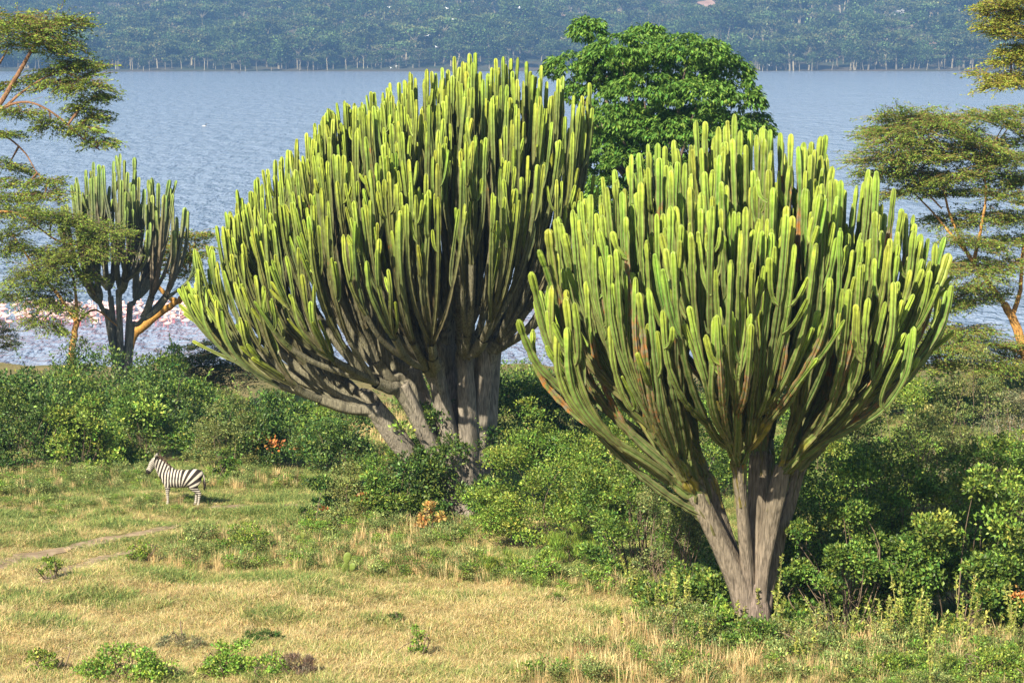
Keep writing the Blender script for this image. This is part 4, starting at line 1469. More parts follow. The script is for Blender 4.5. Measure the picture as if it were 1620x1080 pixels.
    T = np.stack([lv[t3 + i] for i in range(3)], 1) if len(t3) else None
    body_me = new_mesh("body", V, Q, T, C, M_COAT, True)
    link("body", body_me, root)
    # mane: short upright bristles along the crest
    gm = Geo()
    rng = np.random.default_rng(4)
    cr = spline([(0.36, 0, 1.32), (0.50, 0, 1.43), (0.62, 0, 1.56), (0.74, 0.01, 1.68), (0.83, 0.03, 1.72)], 90)
    for i, c in enumerate(cr):
        for _ in range(6):
            o = rng.normal(size=3) * np.array([0.01, 0.018, 0.008])
            d = np.array([-0.55, rng.normal() * 0.12, 0.9])
            colr = np.array([0.05, 0.03, 0.022]) if (i // 5) % 2 else np.array([0.30, 0.22, 0.16])
            V2, Q2, C2 = leaves((c + o - [0, 0, 0.03])[None], d[None], rng.normal(size=(1, 3)), 0.12, 0.025, (colr * rng.uniform(0.7, 1.2))[None])
            gm.add(V2, Q2, None, C2)
    link("mane", gm.mesh("mane", M_COAT), root)
    gt = Geo()
    P = spline([(-0.73, 0, 1.18), (-0.81, 0.01, 1.10), (-0.85, 0.02, 0.95), (-0.86, 0.03, 0.80)], 12)
    V2, Q2 = tube(P, np.interp(np.linspace(0, 1, 12), [0, 0.5, 1], [0.035, 0.022, 0.016]), np.ones(8))
    gt.add(V2, Q2, None, np.array([0.40, 0.34, 0.28]))
    for _ in range(140):
        t = rng.integers(6, 12)
        d = np.array([rng.normal() * 0.15, rng.normal() * 0.15, -1])
        V2, Q2, C2 = leaves((P[t] + rng.normal(size=3) * 0.012)[None], d[None], rng.normal(size=(1, 3)), rng.uniform(0.15, 0.3), 0.02, np.array([[0.03, 0.022, 0.018]]))
        gt.add(V2, Q2, None, C2)
    link("tail", gt.mesh("tail", M_COAT, True), root)
    for s_ in (-1, 1):
        ge = Geo()
        c = np.array([0.93, 0.10 * s_ + 0.08, 1.53])
        V2, Q2, T2 = loft([c + [0, -0.012, -0.018], c, c + [0, 0, 0.018]], [0.005, 0.02, 0.005], [0.005, 0.02, 0.005], m=8)
        ge.add(V2, Q2, T2, (0.01, 0.008, 0.008))
        link("eye", ge.mesh("eye", M_COAT, True), root)


zebra()


# ------------------------------------------------------------------ flamingos and other water birds
def ball(c, r, m=8, k=6):
    c, r = np.asarray(c, float), np.asarray(r, float)
    a = np.linspace(0, np.pi, k)
    b = np.arange(m) * 2 * np.pi / m
    V = np.stack([np.cos(a)[:, None] * np.ones(m), np.sin(a)[:, None] * np.cos(b), np.sin(a)[:, None] * np.sin(b)], -1) * r + c
    i = np.arange(k - 1)[:, None] * m
    j = np.arange(m)[None, :]
    return V.reshape(-1, 3), np.stack([i + j, i + m + j, i + m + (j + 1) % m, i + (j + 1) % m], -1).reshape(-1, 4)


def flamingo_mesh(pose, k):
    pinks = [(0.72, 0.46, 0.42), (0.78, 0.60, 0.56), (0.70, 0.38, 0.34)][k % 3]
    g = Geo()
    pk, dk = np.array(pinks), np.array([0.72, 0.22, 0.25])
    V, Q = ball((0, 0, 0.42), (0.30, 0.15, 0.155), 10, 8)
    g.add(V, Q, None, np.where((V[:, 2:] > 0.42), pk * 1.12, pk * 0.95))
    V, Q = ball((-0.26, 0, 0.40), (0.16, 0.07, 0.06), 8, 5)
    g.add(V, Q, None, pk * 0.9)
    if pose == 0:
        P = [(0.24, 0, 0.46), (0.36, 0, 0.56), (0.32, 0, 0.74), (0.30, 0, 0.88), (0.38, 0, 0.93)]
    elif pose == 1:
        P = [(0.24, 0, 0.44), (0.38, 0, 0.48), (0.46, 0, 0.34), (0.44, 0, 0.14), (0.50, 0, 0.06)]
    else:
        P = [(0.22, 0, 0.46), (0.34, 0.05, 0.52), (0.30, 0.10, 0.60), (0.14, 0.10, 0.60), (0.04, 0.08, 0.58)]
    P = spline(P, 14)
    V, Q = tube(P, np.linspace(0.055, 0.032, 14), np.ones(6))
    g.add(V, Q, None, pk * 1.05)
    h = P[-1]
    V, Q = ball(h, (0.06, 0.035, 0.04), 6, 5)
    g.add(V, Q, None, pk)
    V, Q = tube(np.array([h + [0.03, 0, 0], h + [0.09, 0, -0.02], h + [0.10, 0, -0.08]]), np.array([0.03, 0.024, 0.006]), np.ones(5))
    g.add(V, Q, None, np.array([0.12, 0.03, 0.03]))
    for s in (-1, 1):
        V, Q = tube(np.array([[0.0, 0.05 * s, 0.32], [0.02, 0.05 * s, 0.1], [0.0, 0.05 * s, -0.12]]), np.array([0.02, 0.016, 0.016]), np.ones(5))
        g.add(V, Q, None, dk)
    return g.mesh("flamingo", M_BIRD, True)


FL = [flamingo_mesh(a, b) for a in range(3) for b in range(3)]
rngf = np.random.default_rng(77)
spots = []
for (u0, u1, n, v0, v1) in [(-6, 336, 150, 486, 521), (540, 720, 28, 488, 514), (800, 925, 30, 486, 514)]:
    tries = 0
    got = []
    while len(got) < n and tries < 6000:
        tries += 1
        u = rngf.uniform(u0, u1)
        v = v0 + (v1 - v0) * rngf.beta(1.1, 1.7)
        pt = ground_lake = at(u, v, 1.0)
        d = ray(u, v)
        t = -CAMZ / d[2]
        q = np.array([d[0] * t, d[1] * t, 0.0])
        if all((q[0] - o[0]) ** 2 + ((q[1] - o[1]) * 0.7) ** 2 > 0.5 for o in got):
            got.append(q)
    spots += got
for i, q in enumerate(spots):
    m = FL[rngf.choice(9, p=[.16, .12, .1, .16, .1, .1, .1, .1, .06])]
    o = link("flamingo", m, loc=(q[0], q[1], 0.10 + rngf.uniform(-0.08, 0.06)))
    o.rotation_euler = (0, 0, rngf.choice([0, math.pi]) + rngf.normal() * 0.7)
    s = rngf.uniform(0.95, 1.2)
    o.scale = (s, s, s)
    tag(o, "pale pink flamingo wading with the flock in the shallows", "flamingo", "flamingos wading in the shallows")


def swim_bird(u, v, label, s, body, head):
    d = ray(u, v)
    t = -CAMZ / d[2]
    q = (d[0] * t, d[1] * t, 0.0)
    root = thing("water_bird", label, "water bird", q)
    g = Geo()
    V, Q = ball((0, 0, 0.10), (0.55, 0.26, 0.22), 10, 8)
    g.add(V, Q, None, np.array(body))
    V, Q = ball((-0.5, 0, 0.18), (0.2, 0.1, 0.06), 8, 5)
    g.add(V, Q, None, np.array(body) * 0.7)
    link("body", g.mesh("body", M_BIRD, True), root)
    g = Geo()
    P = spline([(0.38, 0, 0.18), (0.5, 0, 0.4), (0.44, 0, 0.62), (0.5, 0, 0.74)], 10)
    V, Q = tube(P, np.linspace(0.10, 0.06, 10), np.ones(6))
    g.add(V, Q, None, np.array(head))
    V, Q = ball((0.52, 0, 0.75), (0.1, 0.06, 0.06), 8, 5)
    g.add(V, Q, None, np.array(head))
    V, Q = tube(np.array([(0.58, 0, 0.75), (0.75, 0, 0.68), (0.9, 0, 0.62)]), np.array([0.04, 0.03, 0.008]), np.ones(5))
    g.add(V, Q, None, np.array([0.3, 0.2, 0.06]))
    link("head", g.mesh("head", M_BIRD, True), root)
    root.scale = (s, s, s)


swim_bird(323, 200, "dark-headed white-bodied water bird swimming alone on the open lake", 1.15, (0.45, 0.45, 0.45), (0.05, 0.045, 0.04))
swim_bird(378, 116, "tiny dark water bird near the far shore", 2.0, (0.08, 0.08, 0.08), (0.05, 0.05, 0.05))


def egret_mesh():
    g = Geo()
    w = np.array([0.85, 0.85, 0.82])
    V, Q = ball((0, 0, 0), (0.34, 0.1, 0.1), 8, 6)
    g.add(V, Q, None, w)
    V, Q = tube(np.array([(0.3, 0, 0.02), (0.45, 0, 0.1), (0.52, 0, 0.06), (0.66, 0, 0.03)]), np.array([0.06, 0.05, 0.05, 0.01]), np.ones(6))
    g.add(V, Q, None, w)
    for s in (-1, 1):
        P = np.array([(0.05, 0.05 * s, 0.05), (0.08, 0.35 * s, 0.28), (-0.05, 0.75 * s, 0.25)])
        V = np.concatenate([P + [0.16, 0, 0], P + [-0.18, 0, -0.01], P + [0.0, 0, 0.03]])
        g.add(V, [(0, 1, 7, 6), (1, 2, 8, 7), (6, 7, 4, 3), (7, 8, 5, 4), (0, 3, 4, 1), (1, 4, 5, 2)], None, w)
    return g.mesh("egret", M_BIRD, True)


EG = egret_mesh()
for (u, v) in [(707, 14), (726, 16), (822, 13), (717, 31), (677, 57), (690, 75), (615, 12), (618, 108), (626, 105), (1217, 104), (143, 95)]:
    o = link("egret", EG, loc=at(u, v, 950))
    o.rotation_euler = (rngf.normal() * 0.3, rngf.normal() * 0.2, rngf.uniform(0, 6.28))
    o.scale = (1.3, 1.3, 1.3)
    tag(o, "tiny white egret flying in front of the far hillside", "egret", "egrets flying over the lake")


# ------------------------------------------------------------------ far shore woodland
def far_tree_mesh(kind, seed):
    rng = np.random.default_rng(seed)
    h = rng.uniform(12, 17)
    tr = Geo()
    pale = np.array([0.36, 0.31, 0.21])
    top = np.array([rng.normal() * 0.8, rng.normal() * 0.8, h * 0.62])
    V, Q = tube(spline([(0, 0, -1.5), top * 0.5 + [rng.normal() * 0.4, 0, 0], top], 7), np.linspace(0.42, 0.26, 7), np.ones(6))
    tr.add(V, Q, None, pale)
    cr = Geo()
    k = 7 if kind == "flat" else 11
    cs = []
    for i in range(k):
        a = rng.uniform(0, 6.28)
        r = rng.uniform(1.0, 5.0 if kind == "flat" else 3.6)
        z = h * (0.80 + 0.14 * rng.random()) if kind == "flat" else h * rng.uniform(0.35, 0.9)
        c = np.array([math.cos(a) * r, math.sin(a) * r, z - 0.18 * r])
        cs.append(c)
        V, Q = tube(spline([top * 0.9, top * 0.5 + c * 0.5 + [0, 0, -0.4], c], 5), np.linspace(0.2, 0.07, 5), np.ones(4))
        tr.add(V, Q, None, pale * 0.9)
    pal = {"flat": [(0.075, 0.105, 0.04), (0.10, 0.13, 0.045)], "round": [(0.05, 0.085, 0.03), (0.075, 0.12, 0.038)], "bush": [(0.07, 0.10, 0.04), (0.11, 0.125, 0.055)]}[kind]
    V, Q, C = leaf_cloud(np.array(cs), rng.uniform(1.6, 2.9, k), 620, 1.1, 0.7, pal, rng, squash=0.42 if kind == "flat" else 0.8, spread=0.2, zmin=-50)
    cr.add(V, Q, None, C)
    return tr.mesh("trunk", M_WOOD, True), cr.mesh("crown", M_WOOD)


FAR = [far_tree_mesh(k, 300 + i) for i, k in enumerate(["flat", "flat", "round", "flat", "round", "bush"])]
rngw = np.random.default_rng(91)
# individual pale-trunked trees along the far shore
for i in range(110):
    u = -10 + 1640 * (i + rngw.uniform(0.1, 0.9)) / 110
    if 690 < u < 870 and rngw.random() < 0.7:
        continue
    x = (u - CX) / F * 2125
    y = SHORE + 14 * math.sin(x * 0.006 + 0.7) + 6 * math.sin(x * 0.021) + rngw.uniform(10, 45)
    tm, cm = FAR[rngw.integers(0, 5)]
    root = thing("shore_tree", "small pale-trunked tree in the row along the far shore", "tree", (x, y, float(hz(x, y))), "trees along the far shore", rz=rngw.uniform(0, 6.28))
    s = rngw.uniform(0.75, 1.25)
    root.scale = (s, s, s * rngw.uniform(0.9, 1.25))
    link("trunk", tm, root)
    link("crown", cm, root)


def joined(pair):
    a, b = pair
    g = Geo()
    for me in (a, b):
        n = len(me.vertices)
        V = np.zeros(n * 3, np.float32)
        me.vertices.foreach_get("co", V)
        lv = np.zeros(len(me.loops), np.int32)
        me.loops.foreach_get("vertex_index", lv)
        C = np.zeros(n * 4, np.float32)
        me.attributes["Col"].data.foreach_get("color", C)
        g.add(V.reshape(-1, 3), lv.reshape(-1, 4), None, C.reshape(-1, 4))
    return g


def scatter(name, pts, rot, scl, idx, meshes, prefix):
    """one object whose geometry nodes set the given meshes on its points"""
    col = bpy.data.collections.new(prefix + "_models")
    for i, me in enumerate(meshes):
        o = bpy.data.objects.new("%s_model_%02d" % (prefix, i), me)
        col.objects.link(o)
    me = bpy.data.meshes.new(name)
    me.vertices.add(len(pts))
    me.vertices.foreach_set("co", np.ascontiguousarray(pts, dtype=np.float32).ravel())
    a = me.attributes.new("rot", 'FLOAT_VECTOR', 'POINT')
    a.data.foreach_set("vector", np.ascontiguousarray(rot, dtype=np.float32).ravel())
    a = me.attributes.new("scl", 'FLOAT_VECTOR', 'POINT')
    a.data.foreach_set("vector", np.ascontiguousarray(scl, dtype=np.float32).ravel())
    a = me.attributes.new("idx", 'INT', 'POINT')
    a.data.foreach_set("value", np.ascontiguousarray(idx, dtype=np.int32))
    me.update()
    ob = link(name, me, kind="stuff")
    ng = bpy.data.node_groups.new(name + "_scatter", "GeometryNodeTree")
    ng.interface.new_socket(name="Geometry", in_out='INPUT', socket_type='NodeSocketGeometry')
    ng.interface.new_socket(name="Geometry", in_out='OUTPUT', socket_type='NodeSocketGeometry')
    N, L = ng.nodes, ng.links
    gi, go = N.new("NodeGroupInput"), N.new("NodeGroupOutput")
    ip = N.new("GeometryNodeInstanceOnPoints")
    ci = N.new("GeometryNodeCollectionInfo")
    ci.inputs["Collection"].default_value = col
    ci.inputs["Separate Children"].default_value = True
    ci.inputs["Reset Children"].default_value = True

    def attr(nm, ty):
        n = N.new("GeometryNodeInputNamedAttribute")
        n.data_type = ty
        n.inputs["Name"].default_value = nm
        return n.outputs["Attribute"]
    L.new(gi.outputs[0], ip.inputs["Points"])
    L.new(ci.outputs[0], ip.inputs["Instance"])
    ip.inputs["Pick Instance"].default_value = True
    L.new(attr("idx", 'INT'), ip.inputs["Instance Index"])
    L.new(attr("rot", 'FLOAT_VECTOR'), ip.inputs["Rotation"])
    L.new(attr("scl", 'FLOAT_VECTOR'), ip.inputs["Scale"])
    L.new(ip.outputs[0], go.inputs[0])
    md = ob.modifiers.new("scatter", 'NODES')
    md.node_group = ng
    return ob


def in_bare(u, v):
    for b in BARE + [[(1390, 31), (1405, 24), (1418, 18), (1425, 15), (1466, 13), (1470, 16), (1440, 21), (1418, 25), (1402, 34)]]:
        b = np.array(b)
        c = b.mean(0)
        r = np.abs(b - c).max(0)
        if ((u - c[0]) / (r[0] * 0.95)) ** 2 + ((v - c[1]) / (r[1] * 1.0)) ** 2 < 1:
            return True
    return False


n = 5200
yy = SHORE + 25 + 1050 * rngw.random(n) ** 1.25
xx = rngw.uniform(-1, 1, n) * (0.27 * yy)
zz = hz(xx, yy)
cl = np.sin(xx * 0.013 + 2) * np.sin(yy * 0.017 + xx * 0.006) + 0.5 * np.sin(xx * 0.04 - yy * 0.03)
keep = rngw.random(n) < np.clip(0.72 + 0.45 * cl, 0.15, 1)
# keep the bare patches open
for i in range(n):
    d = np.array([xx[i], yy[i], zz[i] + 3 - CAMZ])
    w = d[1] * _ca - d[2] * _sa
    u = CX + F * d[0] / w
    v = CY - F * (d[1] * _sa + d[2] * _ca) / w
    if in_bare(u, v):
        keep[i] = False
xx, yy, zz = xx[keep], yy[keep], zz[keep]
n = len(xx)
s = rngw.uniform(1.0, 2.3, n)
wood = scatter("woodland", np.column_stack([xx, yy, zz]), np.column_stack([np.zeros(n), np.zeros(n), rngw.uniform(0, 6.28, n)]),
               np.column_stack([s * rngw.uniform(0.9, 1.4, n), s * rngw.uniform(0.9, 1.4, n), s * rngw.uniform(0.7, 1.1, n)]), rngw.integers(0, 6, n),
               [joined(p).mesh("far_tree", M_WOOD) for p in FAR], "far_tree")
tag(wood, "hazy woodland covering the hillside across the lake", "woodland")

# ------------------------------------------------------------------ grass and herbs on the clearing
STRAW = [(0.66, 0.50, 0.23), (0.58, 0.43, 0.20), (0.72, 0.57, 0.30), (0.48, 0.35, 0.16)]
YGRN = [(0.36, 0.37, 0.11), (0.30, 0.33, 0.10), (0.42, 0.40, 0.14)]
GGRN = [(0.17, 0.24, 0.06), (0.20, 0.28, 0.07), (0.13, 0.19, 0.05)]


def clump(pal, nb, rad, h0, h1, w, lean, seed):
    rng = np.random.default_rng(seed)
    a = rng.uniform(0, 6.28, nb)
    r = rad * np.sqrt(rng.random(nb))
    P = np.column_stack([np.cos(a) * r, np.sin(a) * r, np.full(nb, -0.02)])
    h = rng.uniform(h0, h1, nb)
    b = a + rng.normal(size=nb) * 1.2
    ln = np.abs(rng.normal(size=nb)) * lean * h
    d = np.column_stack([np.cos(b), np.sin(b), np.zeros(nb)])
    sd = np.column_stack([-np.sin(b + rng.normal(size=nb) * 0.8), np.cos(b), np.zeros(nb)])
    sd = unit(sd) * (w * rng.uniform(0.6, 1.3, nb))[:, None] * 0.5
    up = np.array([0, 0, 1.0])
    M1 = P + d * (ln * 0.3)[:, None] + up * (h * 0.6)[:, None]
    T1 = P + d * ln[:, None] + up * (h * rng.uniform(0.75, 1.0, nb))[:, None]
    V = np.stack([P - sd, P + sd, M1 + sd * 0.8, M1 - sd * 0.8, T1], 1).reshape(-1, 3)
    i = np.arange(nb)[:, None] * 5
    Q = i + np.array([[0, 1, 2, 3]])
    T = i + np.array([[3, 2, 4]])
    C = np.repeat(jitter_cols(pal, nb, rng, 0.15), 5, axis=0)
    return new_mesh("grass_clump", V, Q, T, C, M_GRASS)


SHORT = ([clump(STRAW + YGRN[:1], 60, 0.30, 0.05, 0.15, 0.013, 1.5, 400 + i) for i in range(3)]
         + [clump(YGRN + STRAW[:1], 60, 0.30, 0.05, 0.15, 0.013, 1.5, 410 + i) for i in range(3)]
         + [clump(GGRN + YGRN[:1], 60, 0.30, 0.05, 0.16, 0.014, 1.4, 420 + i) for i in range(3)])
TALL = ([clump(STRAW, 40, 0.24, 0.3, 0.85, 0.015, 0.35, 430 + i) for i in range(2)]
        + [clump(YGRN + GGRN, 44, 0.24, 0.25, 0.7, 0.017, 0.4, 440 + i) for i in range(2)])


def leafy_clump(pal, seed):
    rng = np.random.default_rng(seed)
    C = np.column_stack([rng.normal(size=7) * 0.16, rng.normal(size=7) * 0.16, rng.uniform(0.12, 0.55, 7)])
    V, Q, Cc = leaf_cloud(C, rng.uniform(0.08, 0.2, 7), 260, 0.085, 0.04, pal, rng, spread=0.4)
    return new_mesh("herb_clump", V, Q, None, Cc, M_GRASS)


TALL += [leafy_clump(GREENS["olive"], 450), leafy_clump(GREENS["fresh"], 451), leafy_clump(GREENS["pale"], 452)]


def fbm(x, y, s, seed):
    r = np.random.default_rng(seed)
    o = np.zeros_like(x)
    a = 1.0
    for k in range(5):
        for _ in range(3):
            an = r.uniform(0, 6.28)
            f = s * 2 ** k * r.uniform(0.7, 1.3)
            o += a * np.sin((x * math.cos(an) + y * math.sin(an)) * f + r.uniform(0, 6.28)) / 3
        a *= 0.6
    return o


def proj(x, y, z):
    d2 = z - CAMZ
    w = y * _ca - d2 * _sa
    return CX + F * x / w, CY - F * (y * _sa + d2 * _ca) / w


rngg = np.random.default_rng(123)
n = 104000
yy = rngg.uniform(47, 128, n)
xx = rngg.uniform(-1, 1, n) * (0.34 * yy)
keep = rngg.random(n) < np.clip(1.25 - (yy - 50) / 60, 0.25, 1)
xx, yy = xx[keep], yy[keep]
zz = gz(xx, yy)
uu, vv = proj(xx, yy, zz)
g1 = fbm(xx, yy, 0.5, 1)
g2 = fbm(xx, yy, 2.2, 2)
green = 0.22 * g1 + 0.42 * g2 + np.interp(vv, [740, 800, 850, 900, 1000, 1080], [0.75, 0.55, 0.30, 0.14, 0.02, 0.06])
green += np.where((uu > 200) & (vv > 850) & (vv < 925), 0.18, 0) + np.where(uu > 1300, 0.3, 0)
keep = np.ones(len(xx), bool)
for P, w in TRACKS:
    dd = np.sqrt(((xx[:, None] - P[None, :, 0]) ** 2 + (yy[:, None] - P[None, :, 1]) ** 2))
    k = dd.argmin(1)
    keep &= rngg.random(len(xx)) < np.clip((dd.min(1) - w[k] * 0.34) / (w[k] * 0.28), 0.03, 1)
tr_near = np.ones(len(xx))
for P, w in TRACKS:
    dd = np.sqrt(((xx[:, None] - P[None, :, 0]) ** 2 + (yy[:, None] - P[None, :, 1]) ** 2)).min(1)
    tr_near = np.minimum(tr_near, np.clip(0.3 + (dd - 0.3) / 1.3, 0.3, 1))
cls = np.where(green < 0.16 + 0.1 * rngg.normal(size=len(xx)), 0, np.where(green < 0.46 + 0.1 * rngg.normal(size=len(xx)), 1, 2))
idx = cls * 3 + rngg.integers(0, 3, len(xx))
s = rngg.uniform(0.7, 1.3, len(xx)) * (1 + 0.4 * np.clip(g2 + 0.5 * g1, -1, 1))
pts = np.column_stack([xx, yy, zz])[keep]
n = len(pts)
gr = scatter("grass", pts, np.column_stack([rngg.normal(size=n) * 0.08, rngg.normal(size=n) * 0.08, rngg.uniform(0, 6.28, n)]),
             np.column_stack([s, s, s * tr_near * rngg.uniform(0.7, 1.4, len(xx))])[keep], idx[keep], SHORT, "short_grass")
tag(gr, "short dry yellow-green grass covering the clearing", "grass")

# taller grass: belt in front of the shrubs, edge of the right-hand thicket
def belt(poly, n, rng):
    out = []
    poly = np.array(poly, float)
    lo, hi = poly.min(0), poly.max(0)
    while len(out) < n:
        u, v = rng.uniform(lo, hi)
        ins = False
        j = len(poly) - 1
        for i in range(len(poly)):
            if (poly[i, 1] > v) != (poly[j, 1] > v) and u < (poly[j, 0] - poly[i, 0]) * (v - poly[i, 1]) / (poly[j, 1] - poly[i, 1]) + poly[i, 0]:
                ins = not ins
            j = i
        if ins:
            out.append((u, v))
    return out


tp, ti, ts = [], [], []
for poly, n, w, sc_ in [
    ([(230, 890), (300, 850), (480, 835), (640, 845), (820, 905), (980, 925), (1000, 950), (820, 930), (640, 915), (450, 905), (300, 905)], 620, (0.42, 0.58), 0.62),
    ([(480, 815), (760, 830), (760, 870), (480, 850)], 260, (0.3, 0.7), 0.7),
    ([(820, 1085), (980, 985), (1060, 975), (1240, 1015), (1400, 1040), (1400, 1090), (820, 1090)], 620, (0.6, 0.4), 0.72),
    ([(1000, 960), (1160, 990), (1240, 1010), (1640, 1010), (1640, 1050), (1240, 1050), (1000, 1000)], 420, (0.4, 0.6), 0.75),
    ([(1300, 1040), (1640, 1020), (1640, 1095), (1300, 1095)], 520, (0.15, 0.85), 0.45),
    ([(-10, 740), (200, 745), (480, 755), (480, 775), (200, 775), (-10, 790)], 520, (0.25, 0.75), 0.6),
    ([(560, 640), (660, 660), (660, 760), (560, 740)], 260, (0.6, 0.4), 0.9),
    ([(0, 790), (330, 785), (330, 805), (0, 830)], 160, (0.3, 0.7), 0.38),
]:
    for (u, v) in belt(poly, n, rngg):
        p = ground(u, v)
        tp.append((p[0], p[1], float(gz(p[0], p[1]))))
        ti.append(rngg.integers(0, 2) if rngg.random() < w[0] * 0.95 else rngg.choice([2, 3, 4, 5, 6]))
        ts.append(sc_ * rngg.uniform(0.6, 1.35))
tp, ts = np.array(tp), np.array(ts)
n = len(tp)
tg_ = scatter("tall_grass", tp, np.column_stack([rngg.normal(size=n) * 0.1, rngg.normal(size=n) * 0.1, rngg.uniform(0, 6.28, n)]),
              np.column_stack([np.maximum(ts, 0.6), np.maximum(ts, 0.6), ts]), ti, TALL, "tall_grass")
tag(tg_, "taller straw and green grass along the foot of the shrubs", "grass")

# herbs and tufts standing in the open grass
shrub("herb_clump", "wide bright green leafy herb patch low in the dry grass, larger of the two", 190, 1075, 150, 52, "lime", 2600, 0.085, 0.055, 201, lobes=26, twigs=16, cat="herb", depth=0.6)
shrub("herb_clump", "bright green leafy herb patch beside the brown dry tuft", 362, 1070, 92, 54, "lime", 2000, 0.085, 0.055, 202, lobes=16, twigs=12, cat="herb", depth=0.6)
shrub("herb_clump", "thin straggling green herb beside the wide herb patch, at its outer side", 70, 1062, 60, 36, "fresh", 600, 0.08, 0.05, 203, lobes=10, twigs=8, cat="herb")
shrub("herb_clump", "little green herb growing beside the worn wheel track", 80, 915, 36, 34, "fresh", 520, 0.08, 0.05, 204, lobes=8, twigs=8, cat="herb")
shrub("herb_clump", "upright yellowish herb standing alone in the middle of the dry grass", 657, 1040, 34, 50, "lime", 360, 0.08, 0.05, 205, lobes=8, twigs=8, cat="herb")
shrub("herb_clump", "straggling small green herb between green patch and brown tuft", 428, 1066, 60, 34, "lime", 520, 0.08, 0.05, 206, lobes=9, twigs=8, cat="herb")
shrub("dry_tuft", "brown dead twiggy tuft in the dry grass", 474, 1070, 52, 36, "brown", 1500, 0.12, 0.012, 207, up=1.2, lobes=8, twigs=10, cat="tuft")
shrub("ground_shrub", "low dark grey-green cushion shrub flat on the dry grass", 292, 1022, 78, 16, "grey", 2200, 0.07, 0.02, 208, lobes=18, twigs=4, cat="shrub")
shrub("ground_shrub", "darker flat green cushion shrub behind the bright herb patch", 420, 1014, 66, 18, "dark", 2000, 0.07, 0.025, 209, lobes=16, twigs=4, cat="shrub")
shrub("ground_shrub", "tiny dark cushion shrub in the middle of the open grass", 625, 982, 26, 14, "dark", 600, 0.06, 0.02, 210, lobes=8, twigs=3, cat="shrub")
shrub("ground_shrub", "tiny dark cushion shrub near the thicket edge of the open grass", 880, 950, 30, 12, "mid", 600, 0.06, 0.02, 211, lobes=8, twigs=3, cat="shrub")
shrub("herb_clump", "green leafy herb bush in the tall grass belt beyond the track", 385, 872, 80, 44, "fresh", 1800, 0.09, 0.05, 212, lobes=14, twigs=10, cat="herb")
shrub("herb_clump", "small green herb near the end of the worn wheel track", 222, 890, 44, 34, "fresh", 700, 0.08, 0.05, 213, lobes=8, twigs=8, cat="herb")
shrub("herb_clump", "broad low green herb cover at the foot of the thorny thicket", 1570, 1078, 170, 56, "fresh", 4200, 0.08, 0.045, 214, lobes=26, twigs=14, cat="herb", depth=0.6)
shrub("herb_clump", "low green herb cover between candelabra trunk and the broad herb cover", 1420, 1072, 130, 40, "fresh", 3000, 0.08, 0.045, 215, lobes=22, twigs=12, cat="herb", depth=0.6)
shrub("herb_clump", "bright green leafy seedling at the very foot of the orange-scarred candelabra's trunk", 1125, 1018, 90, 70, "lime", 1700, 0.12, 0.07, 216, lobes=14, twigs=10, cat="herb")


def weed(u, v, h, seed):
    """tall thin weed: upright stalks set with small leaves"""
    rng = np.random.default_rng(seed)
    p = ground(u, v)
    s = px_scale(p[1], v)
    root = thing("weed", "tall thin yellow-green weed with small leaves up its stalks, at the thicket's foot", "weed", p, "tall weeds at the foot of the thorny thicket")
    g, st = Geo(), Geo()
    for k in range(int(rng.integers(2, 5))):
        L = h / s * rng.uniform(0.7, 1.25)
        e = np.array([rng.normal() * 0.18, rng.normal() * 0.18, 1]) * L
        P = spline([(rng.normal() * 0.08, rng.normal() * 0.08, -0.05), e * 0.5 + rng.normal(size=3) * 0.05, e], 10)
        V, Q = tube(P, np.linspace(0.014, 0.006, 10), np.ones(4))
        st.add(V, Q, None, np.array([0.33, 0.30, 0.11]))
        m = int(60 * L)
        i = rng.uniform(1, 9, m)
        j = i.astype(int)
        q = P[j] + (P[np.minimum(j + 1, 9)] - P[j]) * (i - j)[:, None]
        d = rng.normal(size=(m, 3)) + [0, 0, 0.6]
        V, Q, C = leaves(q, d, rng.normal(size=(m, 3)), rng.uniform(0.06, 0.12, m), 0.045, jitter_cols([(0.34, 0.38, 0.07), (0.27, 0.32, 0.06), (0.42, 0.42, 0.10)], m, rng))
        g.add(V, Q, None, C)
    link("stalk", st.mesh("stalk", M_TWIG, True), root)
    link("foliage", g.mesh("foliage", M_LEAF), root)


rngd = np.random.default_rng(55)
for i, (u, v, h) in enumerate([(1208, 1018, 130), (1228, 1024, 110), (1246, 1030, 80), (1180, 1020, 70), (1150, 1012, 60), (1092, 1000, 80), (1060, 1000, 95), (1035, 990, 70), (1012, 985, 100), (1290, 1025, 70),
                               (1325, 1030, 80), (1352, 1032, 60), (1388, 1034, 100), (1405, 1036, 80), (1432, 1030, 110), (1460, 1036, 90), (1490, 1034, 70), (1525, 1030, 110), (1545, 1034, 100),
                               (1575, 1030, 80), (1600, 1034, 100), (1470, 1090, 95), (1270, 1060, 60), (1115, 1040, 55), (985, 1010, 60)]):
    weed(u, v, h, 600 + i)


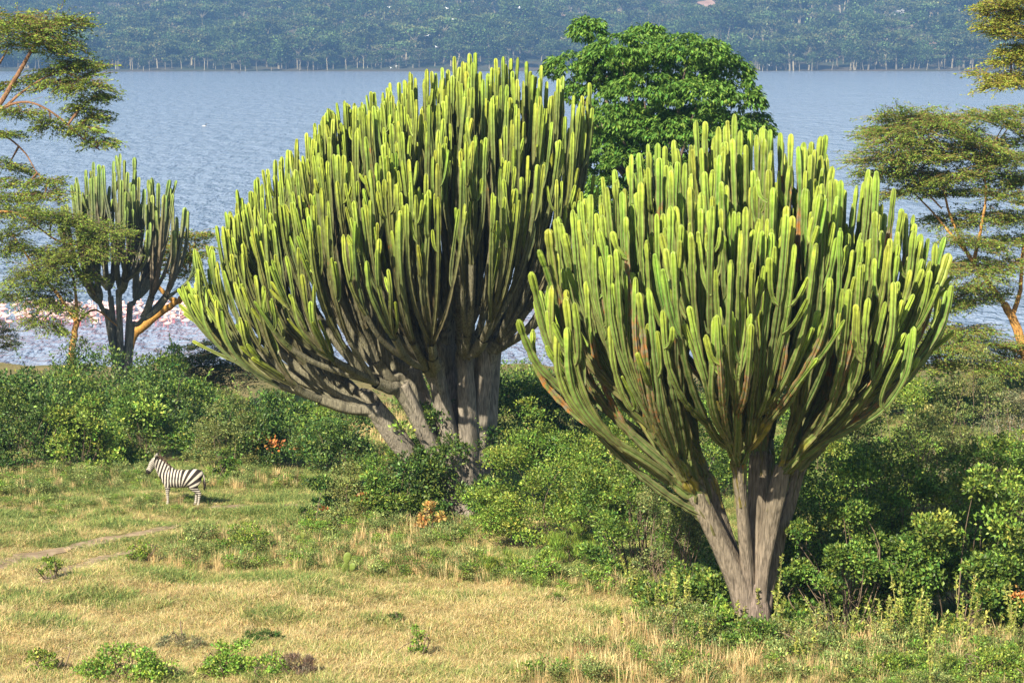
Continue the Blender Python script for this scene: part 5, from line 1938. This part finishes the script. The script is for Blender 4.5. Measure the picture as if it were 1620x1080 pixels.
# prickly pear pads among the grass
def prickly_pear(u, v, label, pads, seed):
    rng = np.random.default_rng(seed)
    p = ground(u, v)
    root = thing("prickly_pear", label, "cactus", p)
    for (dx, z, rx, rz_, yaw, tilt) in pads:
        g = Geo()
        V, Q = ball((0, 0, 0), (rz_, rx, 0.035), 14, 10)       # long axis first
        V = V[:, [1, 2, 0]]
        w = 1 + 0.18 * (V[:, 2:] / rz_)
        V = V * np.array([1, 1, 1]) * np.where(np.arange(3)[None] == 0, w, 1)
        g.add(V, Q, None, jitter_cols([(0.17, 0.24, 0.05)], 1, rng, 0.1)[0])
        o = link("pad", g.mesh("pad", M_PAD, True), root, loc=(dx, rng.normal() * 0.03, z))
        o.rotation_euler = (0.1, tilt, yaw)


prickly_pear(548, 908, "prickly pear with one bright pad held above the tall grass", [(0.03, 0.50, 0.12, 0.19, 0.2, 0.15), (-0.02, 0.17, 0.13, 0.20, 0.5, -0.1), (0.18, 0.22, 0.10, 0.15, -0.4, 0.5)], 1)
prickly_pear(472, 862, "low dark prickly pear pads in the grass near the scrubby bush", [(0, 0.18, 0.11, 0.17, 0.6, 0.1), (0.14, 0.30, 0.09, 0.15, -0.5, 0.4), (-0.14, 0.26, 0.09, 0.14, 0.2, -0.4)], 2)
prickly_pear(383, 890, "single yellow-green prickly pear pad in the straw grass beyond the track", [(0, 0.28, 0.09, 0.16, 0.3, 0.1), (0.0, 0.08, 0.09, 0.12, 0.9, -0.1)], 3)

# ------------------------------------------------------------------ the hazy air over the lake
hm = bpy.data.materials.new("hazy_air")
hm.use_nodes = True
N, L = hm.node_tree.nodes, hm.node_tree.links
N.remove(N["Principled BSDF"])
pv = N.new("ShaderNodeVolumePrincipled")
pv.inputs["Color"].default_value = (0.24, 0.47, 0.85, 1)
pv.inputs["Density"].default_value = 0.00019
pv.inputs["Anisotropy"].default_value = 0.0
L.new(pv.outputs[0], N["Material Output"].inputs["Volume"])
x0, x1, y0, y1, z0, z1 = -1600, 1600, -100, 3700, -10, 190
V = [(x, y, z) for z in (z0, z1) for y in (y0, y1) for x in (x0, x1)]
hb = new_mesh("haze", V, Q=[(0, 2, 3, 1), (4, 5, 7, 6), (0, 1, 5, 4), (2, 6, 7, 3), (0, 4, 6, 2), (1, 3, 7, 5)], mat=hm)
link("haze", hb, kind="stuff")
